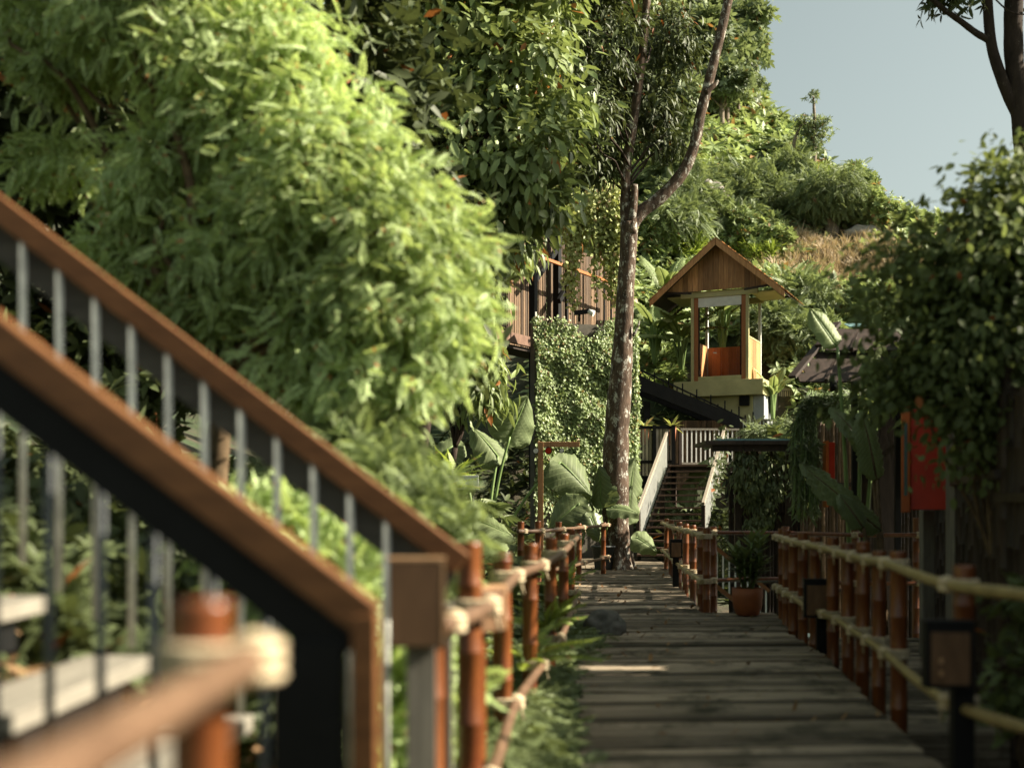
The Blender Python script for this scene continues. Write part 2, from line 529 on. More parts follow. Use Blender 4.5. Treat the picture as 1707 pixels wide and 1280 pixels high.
def limbs(mb, base, targets, r0, rng=None, wob=0.15):
    rng = rng or RNG
    for t in targets:
        t = Vector(t); b = Vector(base)
        pts = []
        for i in range(6):
            k = i / 5
            p = b.lerp(t, k); p.z += math.sin(k * math.pi) * (t - b).length * 0.08
            L = (t - b).length * wob * math.sin(k * math.pi)
            pts.append(p + Vector(rng.normal(size=3)) * L * 0.4)
        pts = smooth_path(pts, 3)
        mb.tube(pts, [r0 * (1 - 0.85 * i / (len(pts) - 1)) for i in range(len(pts))], 6)


# ------------------------------------------------------------------ ground
V = Vector
U_ = [-2, -.1, .1, .185, .215, .26, .309, .345, .40, .55, 2]
C_ = [48, 46, 42, 34, 29, 21.5, 16.0, 14.2, 14.0, 13, 10]


def right_edge(y):
    return np.interp(y, [0, 6.48, 8.2, 11.3, 13.4, 15.6, 15.61, 21.9, 28.8, 60], [2.1, 2.45, 2.67, 3.1, 3.25, 3.65, 2.62, 3.13, 3.86, 5])


def left_edge(y):
    return 0.42 + (y - 6.48) / 19.6


def HZ(x, y):
    x = np.asarray(x, float); y = np.asarray(y, float)
    z = np.full(np.broadcast(x, y).shape, -0.22)
    z = z + np.clip(-0.45 - x, 0, 14) * 0.42 * np.clip((y + 4) / 6, 0, 1)
    rr = np.clip((x - right_edge(y) - 0.15) / 0.8, 0, 1)
    z = z - rr * 1.2 * np.clip((33 - y) / 5, 0, 1)
    u = x / np.maximum(y, 1)
    cap = np.interp(u, U_, C_)
    hill = np.where(y < 38, -0.22 + np.clip((y - 33) / 5, 0, 1) ** 1.3 * 4.2, 4.0 + 0.66 * (y - 38))
    pit = np.clip((x - 3.4) / .8, 0, 1) * np.clip((11.5 - x) / 1.5, 0, 1) * np.clip((40.0 - y) / 1.0, 0, 1)
    hill = hill - pit * np.clip(hill - .6, 0, 9)
    hill = np.minimum(hill, cap) - np.clip(y - 140, 0, 400) * 0.1
    hill = np.maximum(hill, -1.4)
    z = np.where(y > 33, np.maximum(np.where(x < -2, z, -0.3), hill), z)
    wob = np.sin(x * 0.9 + y * 0.35) * np.cos(y * 0.7 - x * 0.2) * 0.4 + np.sin(x * .33 + 1) * np.sin(y * .27) * .6
    return z + wob * np.clip((y - 40) / 10, 0, 1)


def hz(x, y): return float(HZ(x, y))


def hit(px, py):
    """where the line of sight through px,py meets the hill"""
    Y = 36.0
    while Y < 110:
        p = W(px, py, Y)
        if p.z <= hz(p.x, Y): return p
        Y += .25
    return W(px, py, 90)


def build_ground():
    xs = np.concatenate([[-1500, -600, -250, -120], np.arange(-60, -6, 2.0), np.arange(-6, 8, 0.25), np.arange(8, 60, 1.5), [80, 120, 250, 600, 1500]])
    ys = np.concatenate([[-1500, -500, -150, -50, -20, -8], np.arange(-4, 34, 0.4), np.arange(34, 100, 1.2), [120, 160, 220, 400, 800, 1500]])
    X, Y = np.meshgrid(xs, ys)
    Z = HZ(X, Y)
    V = np.stack([X.ravel(), Y.ravel(), Z.ravel()], 1)
    nx, ny = len(xs), len(ys)
    i, j = np.meshgrid(np.arange(ny - 1), np.arange(nx - 1), indexing='ij')
    a = (i * nx + j).ravel(); Fc = np.concatenate([np.stack([a, a + 1, a + nx + 1], 1), np.stack([a, a + nx + 1, a + nx], 1)])
    me = np_mesh('ground', V, Fc)
    me.polygons.foreach_set('use_smooth', [True] * len(me.polygons))
    m, nt, bs, out = new_mat('earth_and_grass')
    v = coords(nt, (1, 1, 1)); f = noise_tex(nt, v, 0.35, 8, 0.7); f2 = noise_tex(nt, v, 4, 6, 0.7)
    c = ramp(nt, f, [(0.42, (0.035, 0.06, 0.018)), (0.56, (0.06, 0.048, 0.026)), (0.70, (0.12, 0.085, 0.05))])
    c = mixc(nt, ramp(nt, f2, [(0.35, (0.45,) * 3), (0.7, (1.15,) * 3)]), (0.012, 0.014, 0.008), c)
    nt.links.new(c, bs.inputs['Base Color']); bs.inputs['Roughness'].default_value = 0.95
    bump(nt, bs, f2, 0.8, 0.08)
    return tag(link_mesh('ground', me, m), 'earth and undergrowth of the garden and the hillside', None, None, 'structure')


build_ground()

# ------------------------------------------------------------------ boardwalk
def build_boardwalk():
    mb = MB(); y = -2.5; k = 0
    rot = Matrix.Rotation(R(3.4), 3, 'Z')
    while y < 31.5:
        w = random.uniform(0.165, 0.20)
        if y > 20: w = random.uniform(0.15, 0.18)
        yc = y + w / 2
        xl = left_edge(yc) - 0.02 + random.uniform(-0.03, 0.03)
        xr = float(right_edge(yc)) + random.uniform(-0.02, 0.02)
        if 15.3 < yc < 15.75: xr = 3.6
        if 24.5 < yc < 31.5: xl -= (yc - 24.5) * 0.10
        tilt = Matrix.Rotation(R(random.uniform(-4.5, 4.5)), 3, 'X') @ Matrix.Rotation(R(random.uniform(-.12, .12)), 3, 'Y')
        zc = -0.02 + random.uniform(-0.012, 0.010)
        Lm = xr - xl
        # bevelled plank cross-section, extruded along its length with a slight cup
        rows = []
        prof = [(-w / 2, -0.03), (-w / 2, 0.008), (-w / 2 + 0.010, 0.018), (0, 0.020), (w / 2 - 0.010, 0.018), (w / 2, 0.008), (w / 2, -0.03)]
        n = 5
        bend = random.uniform(-.004, .004)
        for a, b in prof:
            row = []
            for i in range(n + 1):
                t = i / n
                p = rot @ (tilt @ Vector(((t - .5) * Lm, a, b + bend * math.sin(t * 5 + k))))
                row.append(p + Vector(((xl + xr) / 2, yc, zc)))
            rows.append(row)
        base = len(mb.v)
        mb.grid(rows, False)
        m = n + 1
        mb.f.append(tuple(base + i * m for i in range(len(prof)))); mb.sm.append(False)
        mb.f.append(tuple(base + i * m + n for i in reversed(range(len(prof))))); mb.sm.append(False)
        y += w + random.uniform(0.012, 0.045); k += 1
    o = mb.build('boardwalk_path', M['deck'])
    tag(o, 'weathered grey plank boardwalk running up to the far stairs', None, None, 'structure')
    b = MB()
    for off in (0.15, 0.5, 0.85):
        pts = []
        for yy in np.arange(-2, 31, 1.5):
            xl, xr = left_edge(yy), float(right_edge(yy)); pts.append((xl + (xr - xl) * off, yy, -0.14))
        for p, q in zip(pts[:-1], pts[1:]): b.beam(p, q, 0.09, 0.16)
    tag(b.build('boardwalk_path_joists', M['dark_wood']), 'dark joists under the boardwalk', None, None, 'structure')
    # lower side deck beyond the fence on the right
    s = MB(); yy = 9.0
    while yy < 15.2:
        x0 = float(right_edge(yy)) + 0.12
        s.box((x0 + 1.3, yy, -0.30 + random.uniform(-.004, .004)), (2.6, 0.17, 0.035)); yy += 0.185
    s.span((2.85, 8.86, -1.45), (4.2, 8.90, -.29))  # added skirt board, hides the lit ground below the side deck
    tag(s.build('side_deck_path', M['deck']), 'lower plank deck beside the boardwalk', None, None, 'structure')
    fl = MB(); fl.span((2.75, 16.0, -0.62), (4.6, 20.0, -0.5))
    tag(fl.build('lower_floor', M['teal_floor']), 'dull teal floor one level below the boardwalk', None, None, 'structure')


build_boardwalk()

# ------------------------------------------------------------------ bamboo fences
def bamboo_pole(mb, p0, p1, r, nodes=0.33, n=12, hollow=True):
    p0, p1 = Vector(p0), Vector(p1); L = (p1 - p0).length
    pts, rs = [], []
    off = random.uniform(0.05, nodes)
    st = [0.0]
    t = off
    while t < L - 0.03:
        st.append(t); t += nodes * random.uniform(0.85, 1.15)
    st.append(L)
    for i in range(len(st) - 1):
        a, b = st[i], st[i + 1]
        for q, k in ((a + 0.012, 1.0), (a + (b - a) * .5, .975), (b - 0.012, 1.0), (b - 0.004, 1.08), (b + 0.004, 1.07)):
            if i == len(st) - 2 and q > b - 0.011: continue
            pts.append(p0.lerp(p1, min(q, L) / L)); rs.append(r * k)
    pts.append(p1); rs.append(r)
    d = (p1 - p0).normalized()
    if hollow:
        pts.append(p1 + d * 0.001); rs.append(r * .78)
        pts.append(p1 - d * 0.04); rs.append(r * .74)
    mb.tube(pts, rs, n)


def coil(mb, c, axis, r, turns=3, rr=0.009, pitch=0.018):
    axis = Vector(axis).normalized(); a = axis.cross(Vector((0, 0, 1)))
    if a.length < .1: a = axis.cross(Vector((1, 0, 0)))
    a.normalize(); b = axis.cross(a); pts = []
    n = int(turns * 14)
    for i in range(n + 1):
        t = 2 * math.pi * i / 14
        pts.append(Vector(c) + a * math.cos(t) * r + b * math.sin(t) * r + axis * (i / 14 - turns / 2) * pitch)
    mb.tube(pts, rr, 6)


def tie(root, post, rail, axis, pr, rr, tail=True):
    """rope lashing: coils round the rail, a stretched loop round post and rail"""
    mb = MB()
    coil(mb, rail, axis, rr + 0.007, random.choice((2, 3, 4)), 0.011, 0.020)
    post, rail = Vector(post), Vector(rail)
    d = rail - post; d.z = 0; D = d.length; d.normalize(); s = Vector((-d.y, d.x, 0))
    for dz in (0.022, -0.002, -0.026):
        pts = []
        for i in range(25):
            t = 2 * math.pi * i / 24
            cx = math.cos(t); sx = math.sin(t)
            base = post if cx < 0 else rail
            ra = (pr + 0.010) if cx < 0 else (rr + 0.012)
            pts.append(Vector((base.x, base.y, rail.z + dz)) + d * cx * ra + s * sx * ra)
        mb.tube(pts, 0.0125, 6, cap=False)
    q = rail + Vector(axis).normalized() * 0.02
    if tail: mb.tube([q, q + d * .03 + Vector((0, 0, -.05)), q + d * .035 + Vector((0.01, 0, -.11))], 0.007, 5)
    return mb.build('rope_tie', M['rope'], root)


def fence(name, label, posts, rails, side, pr=0.058, rr=0.032, railmat='pole', cat='fence', ext=(0.2, 0.2), zb=-0.5, group=None):
    """posts: (x,y,top z); rails: heights; side: sideways offset of the rails from the posts"""
    root = thing(name, (posts[0][0], posts[0][1], 0), label, cat, group)
    for x, y, zt in posts:
        p = MB(); lean = (random.uniform(-.012, .012), random.uniform(-.012, .012))
        bamboo_pole(p, (x + lean[0], y + lean[1], zb), (x, y, zt), pr * random.uniform(.92, 1.06))
        p.build('post', M['bamboo'], root)
    for h in rails:
        pts = []
        n = len(posts)
        for i, (x, y, zt) in enumerate(posts):
            a = Vector(posts[max(i - 1, 0)][:2]); b = Vector(posts[min(i + 1, n - 1)][:2]); d = (b - a).normalized()
            s = Vector((d.y, -d.x)) * side
            pts.append(Vector((x + s.x * (pr + rr), y + s.y * (pr + rr), h + random.uniform(-.012, .012))))
        e0 = pts[0] + (pts[0] - pts[1]).normalized() * ext[0]; e1 = pts[-1] + (pts[-1] - pts[-2]).normalized() * ext[1]
        path = smooth_path([e0] + pts + [e1], 5)
        mb = MB(); nn = len(path)
        rs = [rr * (1.06 if i % 4 == 0 else .97) for i in range(nn)]
        mb.tube(path, rs, 10)
        mb.build('rail', M[railmat], root)
        for i, (x, y, zt) in enumerate(posts):
            ax = (pts[min(i + 1, n - 1)] - pts[max(i - 1, 0)])
            tie(root, (x, y, pts[i].z), pts[i], ax, pr, rr, y > 3 and random.random() < .7)
    return root


def fx(px, Y): return XP(px, Y)


fence('bamboo_fence', 'rope lashed bamboo fence between the ground cover and the plank boardwalk',
      [(fx(716, 4.35), 4.35, 1.22), (fx(782, 5.05), 5.05, 1.33), (fx(836, 7.0), 7.0, 1.2), (fx(884, 8.6), 8.6, 1.2), (fx(918, 10.2), 10.2, 1.2), (fx(940, 13.0), 13.0, 1.16), (fx(952, 15.6), 15.6, 1.16)],
      (1.05, 0.29), 1)
fence('bamboo_fence', 'nearest bamboo post with a thick rope lashed handrail coming towards the viewer',
      [(-0.55, 2.02, 1.33), (-0.56, 0.75, 1.3)], (1.235,), -1, 0.056, 0.034, ext=(0.1, 0.6))
fence('bamboo_fence', 'far bamboo fence running along the shaded bed towards the slate grey pot',
      [(fx(868, 19.6), 19.6, 1.2), (fx(897, 20.0), 20.0, 1.2), (fx(931, 20.6), 20.6, 1.18), (fx(965, 22.2), 22.2, 1.12), (fx(1006, 24.6), 24.6, 1.1)],
      (1.04, 0.35), 1)
fence('bamboo_fence', 'long bamboo fence with pale bending rails on the dark open side of the boardwalk',
      [(2.62, 5.2, 1.16), (2.50, 6.3, 1.16), (2.78, 8.2, 1.16), (2.90, 9.0, 1.13), (2.99, 9.7, 1.18), (3.09, 10.5, 1.14), (3.18, 11.3, 1.17), (3.22, 12.1, 1.15), (3.29, 12.9, 1.18), (3.36, 13.6, 1.14), (3.45, 14.3, 1.17), (3.54, 14.9, 1.18)],
      (1.06, 0.42), -1, railmat='pole_green')
fence('bamboo_fence', 'closely set bamboo posts along the narrow end of the boardwalk towards the stairs',
      [(2.72, 15.9, 1.17), (2.78, 16.8, 1.16), (2.90, 18.3, 1.16), (3.02, 19.8, 1.16), (3.14, 21.4, 1.16), (3.38, 24.2, 1.16), (3.58, 26.4, 1.16)],
      (1.06, 0.42), -1, railmat='pole_green')
fence('bamboo_fence', 'bamboo fence crossing behind the orange pot and its plant',
      [(3.05, 17.3, 1.16), (4.15, 17.3, 1.16), (5.0, 16.6, 1.16), (5.9, 16.6, 1.3), (7.0, 16.6, 1.2)],
      (1.06, 0.36), 1, railmat='bamboo')

# ------------------------------------------------------------------ lamp boxes on posts
def lamp_box(name, label, c, w, h, d, rz, post_mat, post_x=0.0, frame=False, box_mat='box_wood', group=None, knobs=False):
    root = thing(name, (c[0], c[1], 0), label, 'lamp post', group)
    X = Matrix.Translation((c[0], c[1], 0)) @ Matrix.Rotation(rz, 4, 'Z')
    MB().span((post_x - .055, d / 2 + .005, -.6), (post_x + .055, d / 2 + .10, c[2] + h / 2 - .03)).build('post', M[post_mat], root, bevel=.004, xf=X)
    MB().box((0, 0, c[2]), (w, d, h)).build('box', M['dark_metal' if frame else box_mat], root, bevel=.006, xf=X)
    if frame:
        MB().box((0, -d / 2 - .004, c[2] - .01), (w * .78, .012, h * .8)).build('panel', M[box_mat], root, bevel=.003, xf=X)
        MB().box((0, 0, c[2] + h / 2 + .008), (w * 1.04, d * 1.1, .016)).build('lid', M['dark_metal'], root, xf=X)
    else:
        e = MB().box((w / 2 + .0065, 0, c[2]), (.013, d * 1.02, h)).box((0.003, 0, c[2] + h / 2 + .006), (w + .02, d * 1.02, .012))
        e.build('lit_edge', M['box_edge'], root, xf=X)  # right and top edges get lighter wood, sunlight put into the colour
    if knobs:
        for z in (-.02, -.085): MB().box((-w * .2, -d / 2 - .016, c[2] + z), (.018, .012, .03)).build('catch', M['box_edge'], root, xf=X)
    return root


lamp_box('lamp_box', 'sunlit brown wooden lamp box on a grey post at the foot of the left stair', (XP(693, 4.15), 4.15, 1.5 - 165 / F * 4.15), .19, .31, .09, R(4), 'grey_wood', .02)
lamp_box('lamp_box', 'small wooden lamp box turned edge on, lashed to the sunlit bamboo posts', (XP(812, 5.35), 5.35, 1.5 - 176 / F * 5.35), .20, .20, .07, R(58), 'bamboo', 0.0)
lamp_box('lamp_box', 'dark framed wooden lamp box with two catches, close to the viewer', (XP(1580, 6.0), 6.0, 1.5 - 252 / F * 6.0), .25, .34, .10, R(-6), 'dark_metal', .10, True, 'box_wood', None, True)
lamp_box('lamp_box', 'dark lamp box on a black post in the middle of the long fence', (XP(1362, 11.6), 11.6, 1.5 - 158 / F * 11.6), .27, .38, .10, R(-8), 'dark_metal', .06, True)
lamp_box('lamp_box', 'small black lamp box among the close bamboo posts near the far stairs', (XP(1127, 20.6), 20.6, 1.5 - 75 / F * 20.6), .22, .32, .10, R(-5), 'dark_metal', 0.0, True)

# ------------------------------------------------------------------ left stair
def left_stair():
    root = thing('garden_stair', (-.4, 3.9, 0), 'timber garden stair with brown handrails and thin balusters climbing past the bright bush', 'stair')
    YN, YF = 3.2, 4.6
    s = .766
    def zn(x): return 1.214 - 0.045 + (-.393 - x) * s
    def zf(x): return 1.258 + (-.20 - x) * s
    sl = math.atan(s)
    for (Y, zfun, xe, side, nm, cap_h, fas) in ((YN, zn, -.40, 1, 'near', .10, .12), (YF, zf, -.20, 1, 'far', .095, .12)):
        x0 = -3.6
        a = Vector((x0, Y, zfun(x0))); b = Vector((xe, Y, zfun(xe)))
        MB().beam(a, b, .095, cap_h).build('handrail', M['handrail'], root, bevel=.006)
        off = Vector((0, .035 if nm == 'far' else -.01, -(cap_h * .5 + fas / 2) / math.cos(sl)))
        MB().beam(a + off, b + off + Vector((-.06, 0, .06 * s)), .018, fas).build('fascia', M['fascia' if nm == 'far' else 'dark_metal'], root)  # near strip gets dark metal, its shade put into the colour
        # balusters
        if nm == 'far':
            px = 645
            while px > -260:
                x = XP(px, YF); z1 = zfun(x) - .05; z0 = z1 - 1.30
                MB().tube([(x, YF - .022, z0), (x, YF - .022, z1)], .0155, 8).build('baluster', M['baluster'], root)
                px -= 60.3
        else:
            for px in (435, 345, 245, 155, 68, -25, -115, -205, -300):
                x = XP(px, YN); z1 = zfun(x) - .05
                MB().tube([(x, YN + .06, z1 - 1.30), (x, YN + .06, z1 - .1)], .0145, 8).build('baluster', M['grey_metal'], root)
    # end boards and newel
    MB().span((-.445, YN - .05, .32), (-.375, YN + .05, zn(-.40) + .02)).build('end_board', M['handrail'], root, bevel=.005)
    MB().span((-.665, YN - .035, -.4), (-.47, YN + .06, 1.12)).build('newel', M['dark_metal'], root, bevel=.004)
    MB().span((-.30, YF - .03, -.4), (-.24, YF + .03, 1.10)).build('newel', M['grey_wood'], root, bevel=.004)
    x = -1.17; z = .63
    while x > -3.8:
        MB().box((x, (YN + YF) / 2 + .02, z), (.27, YF - YN - .12, .06)).build('tread', M['tread'], root, bevel=.004)
        MB().box((x + .05, (YN + YF) / 2, z - .10), (.06, .9, .12)).build('tread_bracket', M['dark_metal'], root)
        x -= .40; z += .237
    MB().beam((-.5, (YN + YF) / 2, .05), (-3.9, (YN + YF) / 2, 2.06), .09, .16).build('stringer', M['dark_metal'], root)


left_stair()

# ------------------------------------------------------------------ far stairs, landing and railings
def far_stairs():
    d = Vector((1.42, 4.0, 0)).normalized(); sd = Vector((d.y, -d.x, 0))
    P0 = Vector((3.28, 30.0, 0)); n = 15; rise = 2.66 / n; run = 4.4 / n; w = 1.5
    root = thing('wooden_stairs', P0, 'open tread wooden stairs with slatted white railings climbing to the cabin landing', 'stairs')
    Rm = Matrix((d, -sd, Vector((0, 0, 1)))).transposed()
    for i in range(n):
        c = P0 + d * (run * (i + .5)) + sd * (w / 2) + Vector((0, 0, rise * (i + 1) - .025))
        MB().box(c, (.30, w, .05), Rm).build('tread', M['stair_wood'], root, bevel=.004)
    for s_ in (0.0, w):
        a = P0 + sd * s_ + Vector((0, 0, -.05)); b = P0 + d * (run * n) + sd * s_ + Vector((0, 0, 2.55))
        MB().beam(a, b, .06, .22).build('stringer', M['dark_wood'], root)
    for s_, i0, m in ((-.10, 2, 'white'), (w + .10, 3, 'white')):
        k0 = i0 / n
        a = P0 + d * (run * n * k0) + sd * s_ + Vector((0, 0, 2.66 * k0 + .98)); b = P0 + d * (run * n * 1.02) + sd * s_ + Vector((0, 0, 2.66 * 1.02 + 1.02))
        MB().beam(a, b, .075, .08).build('handrail', M['pale_slat'], root)
        k = 0; nb = 30
        while k < nb:
            t = k0 + (1.0 - k0) * (k + .5) / nb
            p = P0 + d * (run * n * t) + sd * s_ + Vector((0, 0, 2.66 * t))
            MB().box(p + Vector((0, 0, .47)), (.028, .03, .98), Rm).build('baluster', M['white'], root)
            k += 1
        MB().box(a + Vector((0, 0, -.62)) + d * .02, (.11, .09, 1.15), Rm).build('newel', M['dark_wood'], root)
    # landing
    top = P0 + d * (run * n)
    lr = thing('landing_deck', top + sd * .7, 'dark edged wooden landing at the top of the open stairs', 'deck')
    c = top + sd * (w / 2) + d * 1.1 + Vector((0, 0, 2.56))
    MB().box(c + sd * 0.6, (2.2, w + 3.4, .16), Rm).build('deck_frame', M['dark_wood'], lr)
    pl = MB()
    for i in range(12): pl.box(c + sd * .6 + d * (-1.02 + i * .185) + Vector((0, 0, .10)), (.17, w + 3.38, .035), Rm)
    pl.build('planks', M['stair_wood'], lr)
    for s_ in (-1.0, 2.2):
        for q in (.2, 2.0): MB().box(top + sd * (.7 + s_) + d * q + Vector((0, 0, 1.25)), (.14, .14, 2.46), Rm).build('post', M['dark_wood'], lr)
    return top, d, sd, Rm, w


TOP, SD_D, SD_S, SD_R, SW = far_stairs()


def railing(name, label, p0, p1, h, n, mat_b, mat_t, bw=.035, base=0.0, posts=True, lower=True, tw=.07):
    root = thing(name, p0, label, 'railing')
    p0, p1 = Vector(p0), Vector(p1); Z = Vector((0, 0, 1))
    MB().beam(p0 + Z * h, p1 + Z * h, tw, .06).build('top_rail', M[mat_t], root)
    if lower: MB().beam(p0 + Z * .12, p1 + Z * .12, .05, .07).build('bottom_rail', M[mat_t], root)
    dd = (p1 - p0).normalized(); Rm = Matrix((dd, dd.cross(Z) * -1, Z)).transposed()
    for i in range(n):
        p = p0.lerp(p1, (i + .5) / n)
        MB().box(p + Z * (h + .1) / 2, (bw, .03, h - .16), Rm).build('baluster', M[mat_b], root)
    if posts:
        for p in (p0, p1): MB().box(p + Z * (h / 2 - .03), (.09, .09, h), Rm).build('post', M['dark_wood'], root)
    return root


railing('landing_railing', 'pale baluster railing along the landing in front of the brown slat screen', W(1134, 776, 36.0) + Vector((0, 0, -.05)), W(1232, 776, 36.3) + Vector((0, 0, -.05)), 1.2, 13, 'white', 'grey_wood', .04)
railing('planter_railing', 'pale railing with ferns hanging over it, below the cabin', W(1236, 735, 35.6) + Vector((0, 0, -.45)), W(1345, 735, 35.2) + Vector((0, 0, -.45)), 1.1, 19, 'white', 'grey_wood', .035)
railing('lower_stair_railing', 'brown sloping handrail with white balusters leading down beside the orange pot', W(1190, 985, 19.0), W(1192, 985, 19.0) + Vector((.9, .0, -.75)), .75, 9, 'white', 'handrail', .03, posts=False)


def slat_panel(name, label, p0, p1, z0, z1, n, mat, cat='screen', frame=None, gap=.35, mids=(.5,), jit=0.0, posts=2):
    root = thing(name, (p0[0], p0[1], z0), label, cat)
    a, b = Vector((p0[0], p0[1], 0)), Vector((p1[0], p1[1], 0)); d = (b - a).normalized(); L = (b - a).length
    Z = Vector((0, 0, 1)); Rm = Matrix((d, Z.cross(d), Z)).transposed()
    mb = MB(); pw = L / n
    for i in range(n):
        top = z1 + random.uniform(-jit, jit)
        mb.box(a + d * pw * (i + .5) + Z * (z0 + top) / 2 + Z.cross(d) * random.uniform(-.004, .004), (pw * (1 - gap * random.uniform(.7, 1.3)), .022, top - z0), Rm)
    mb.build('slats', M[mat], root)
    fm = frame or 'dark_wood'
    nrm = Z.cross(d)
    for q in mids:
        z = z0 + (z1 - z0) * q
        MB().box((a + b) / 2 + Z * z - nrm * .035, (L, .045, .09), Rm).build('cross_rail', M[fm], root)
    for i in range(posts):
        MB().box(a.lerp(b, i / max(1, posts - 1)) + Z * (z0 + z1) / 2 - nrm * .075, (.10, .03 + .10, z1 - z0 + .1), Rm).build('post', M[fm], root)
    return root


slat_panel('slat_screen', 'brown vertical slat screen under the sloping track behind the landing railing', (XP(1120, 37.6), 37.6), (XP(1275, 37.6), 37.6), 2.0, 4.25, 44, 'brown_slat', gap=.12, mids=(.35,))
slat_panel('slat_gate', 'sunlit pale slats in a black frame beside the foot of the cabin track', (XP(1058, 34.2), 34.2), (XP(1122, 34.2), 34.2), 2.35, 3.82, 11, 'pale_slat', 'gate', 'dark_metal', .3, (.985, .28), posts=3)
slat_panel('slat_fence', 'pale slatted fence on the slope right of the cabin', (XP(1292, 40), 40), (XP(1400, 40), 40), 4.25, 5.55, 34, 'pale_slat', 'fence', 'grey_wood', .45, (.5, .97))

# ------------------------------------------------------------------ cabin of the incline lift
def cabin():
    a = R(24.7)
    fr = W(1248, 632, 38.0)                      # front right bottom corner of the cabin walls
    w, dp = 1.98, 1.95
    X = Matrix.Translation((fr.x, fr.y, 0)) @ Matrix.Rotation(-a, 4, 'Z') @ Matrix.Translation((-w, 0, 0))
    z0, z1 = fr.z, fr.z + 2.84                    # floor and lintel
    root = thing('lift_cabin', (X @ Vector((w / 2, dp / 2, 0))).to_tuple()[:2] + (z0 - 1.5,), 'wooden lift cabin with shingled gable roof and open sides on a cream base', 'cabin')
    def B(mb, name, mat, parent=root, bevel=.006): return mb.build(name, M[mat], parent, bevel=bevel, xf=X)
    # base slab, wider to the left
    B(MB().span((-.58, -.10, z0 - .52), (w + .50, dp + .1, z0)), 'base_slab', 'cream', bevel=.01)
    # pedestal with a bottom cut along the track
    prof = [(-.05, z0 - .525), (w + .08, z0 - .525), (w + .08, z0 - 1.75), (w - .5, z0 - 1.62)]
    p = MB(); vs = [(x, y, z) for y in (.25, dp - .2) for x, z in prof]
    p.add(vs, [(0, 1, 2, 3), (7, 6, 5, 4), (0, 4, 5, 1), (1, 5, 6, 2), (2, 6, 7, 3), (3, 7, 4, 0)])
    B(p, 'pedestal', 'cream')
    B(MB().span((w + .085, .3, z0 - 1.7), (w + .45, dp - .3, z0 - .53)), 'control_box', 'sheet')
    B(MB().span((w - .35, .12, z0 - .86), (w - .02, .24, z0 - .53)), 'motor_box', 'dark_metal')
    # corner posts
    pw = .10
    for x in (0, w - pw):
        for y in (0, dp - pw):
            B(MB().span((x, y, z0), (x + pw, y + pw, z1)), 'corner_post', 'cream' if y == 0 else 'white')
    # front jambs, door rail, blind
    for x in (pw + .004, w - pw - .15):
        B(MB().span((x, .03, z0), (x + .145, .10, z1)), 'door_jamb', 'teak_red')
    for x in (pw + .152, w - pw - .195): B(MB().span((x, .035, z0 + .15), (x + .042, .08, z1 - .3)), 'door_frame', 'dark_metal')
    B(MB().span((pw + .15, .02, z0 + .002), (w - pw - .155, .09, z0 + .16)), 'door_rail', 'cream')
    B(MB().span((pw + .15, .03, z1 - .33), (w - pw - .155, .07, z1)), 'roller_blind', 'white')
    g, nt, bs, out = new_mat('cabin_glass')
    bs.inputs['Base Color'].default_value = (1, 1, 1, 1); bs.inputs['Roughness'].default_value = .02
    bs.inputs['Transmission Weight'].default_value = 1.0; bs.inputs['IOR'].default_value = 1.08
    xm = w / 2 + .06
    gl = MB().span((pw + .2, .052, z0 + .165), (xm - .006, .06, z1 - .335)).span((xm + .006, .052, z0 + .165), (w - pw - .2, .06, z1 - .335))
    gl.build('door_glass', g, root, xf=X)
    h = B(MB().tube([(xm - .28, .02, z0 + .95), (xm - .16, .0, z0 + .93)], .02, 8), 'door_handle', 'white', bevel=0)
    # lower side and back panels in vertical boards
    def boards(x0, y0, x1, y1, za, zb, n, mat, t=.035):
        mb = MB(); A, Bv = Vector((x0, y0, 0)), Vector((x1, y1, 0)); d = (Bv - A).normalized(); L = (Bv - A).length / n
        Rm = Matrix((d, Vector((0, 0, 1)).cross(d), Vector((0, 0, 1)))).transposed()
        for i in range(n): mb.box(A + d * L * (i + .5) + Vector((0, 0, (za + zb) / 2)), (L * .985, t + random.uniform(0, .006), zb - za), Rm)
        return mb
    ph = 1.42
    B(boards(w - .04, pw, w - .04, dp - pw, z0, z0 + ph, 13, 'teak'), 'side_panel', 'teak', bevel=.002)
    B(boards(.04, pw, .04, dp - pw, z0, z0 + ph, 13, 'teak'), 'side_panel', 'teak', bevel=.002)
    B(boards(pw, dp - .06, w - pw, dp - .06, z0, z0 + ph - .05, 12, 'teak_red'), 'back_panel', 'teak_red', bevel=.002)
    B(MB().span((w - .075, pw, z0 + ph), (w - .005, dp - pw, z0 + ph + .05)), 'sill', 'cream')
    # lintel ring and soffits
    B(MB().span((-.35, -.02, z1), (w + .30, .12, z1 + .20)), 'lintel', 'cream')
    B(MB().span((-.1, dp - .12, z1), (w + .1, dp + .02, z1 + .2)), 'lintel', 'cream')
    # gable roof
    hw, ov0, ov1 = 2.28, -.55, dp + .55
    zr = z1 + 1.86; ze = z1 - .06
    xc = w / 2
    sl = (zr - ze) / hw
    # gable boards
    n = 22; gw = 1.95
    mb = MB()
    for i in range(n):
        x0 = xc - gw + 2 * gw * i / n; x1 = xc - gw + 2 * gw * (i + 1) / n - .008
        def zt(x): return zr - .10 - abs(x - xc) * sl
        zb = z1 + .205
        ta, tb = max(zt(x0), zb + .001), max(zt(x1), zb + .001)
        off = random.uniform(0, .008)
        vs = [(x0, -.12 - off, zb), (x1, -.12 - off, zb), (x1, -.12 - off, tb), (x0, -.12 - off, ta), (x0, -.08, zb), (x1, -.08, zb), (x1, -.08, tb), (x0, -.08, ta)]
        mb.add(vs, [(0, 1, 2, 3), (7, 6, 5, 4), (0, 4, 5, 1), (1, 5, 6, 2), (2, 6, 7, 3), (3, 7, 4, 0)])
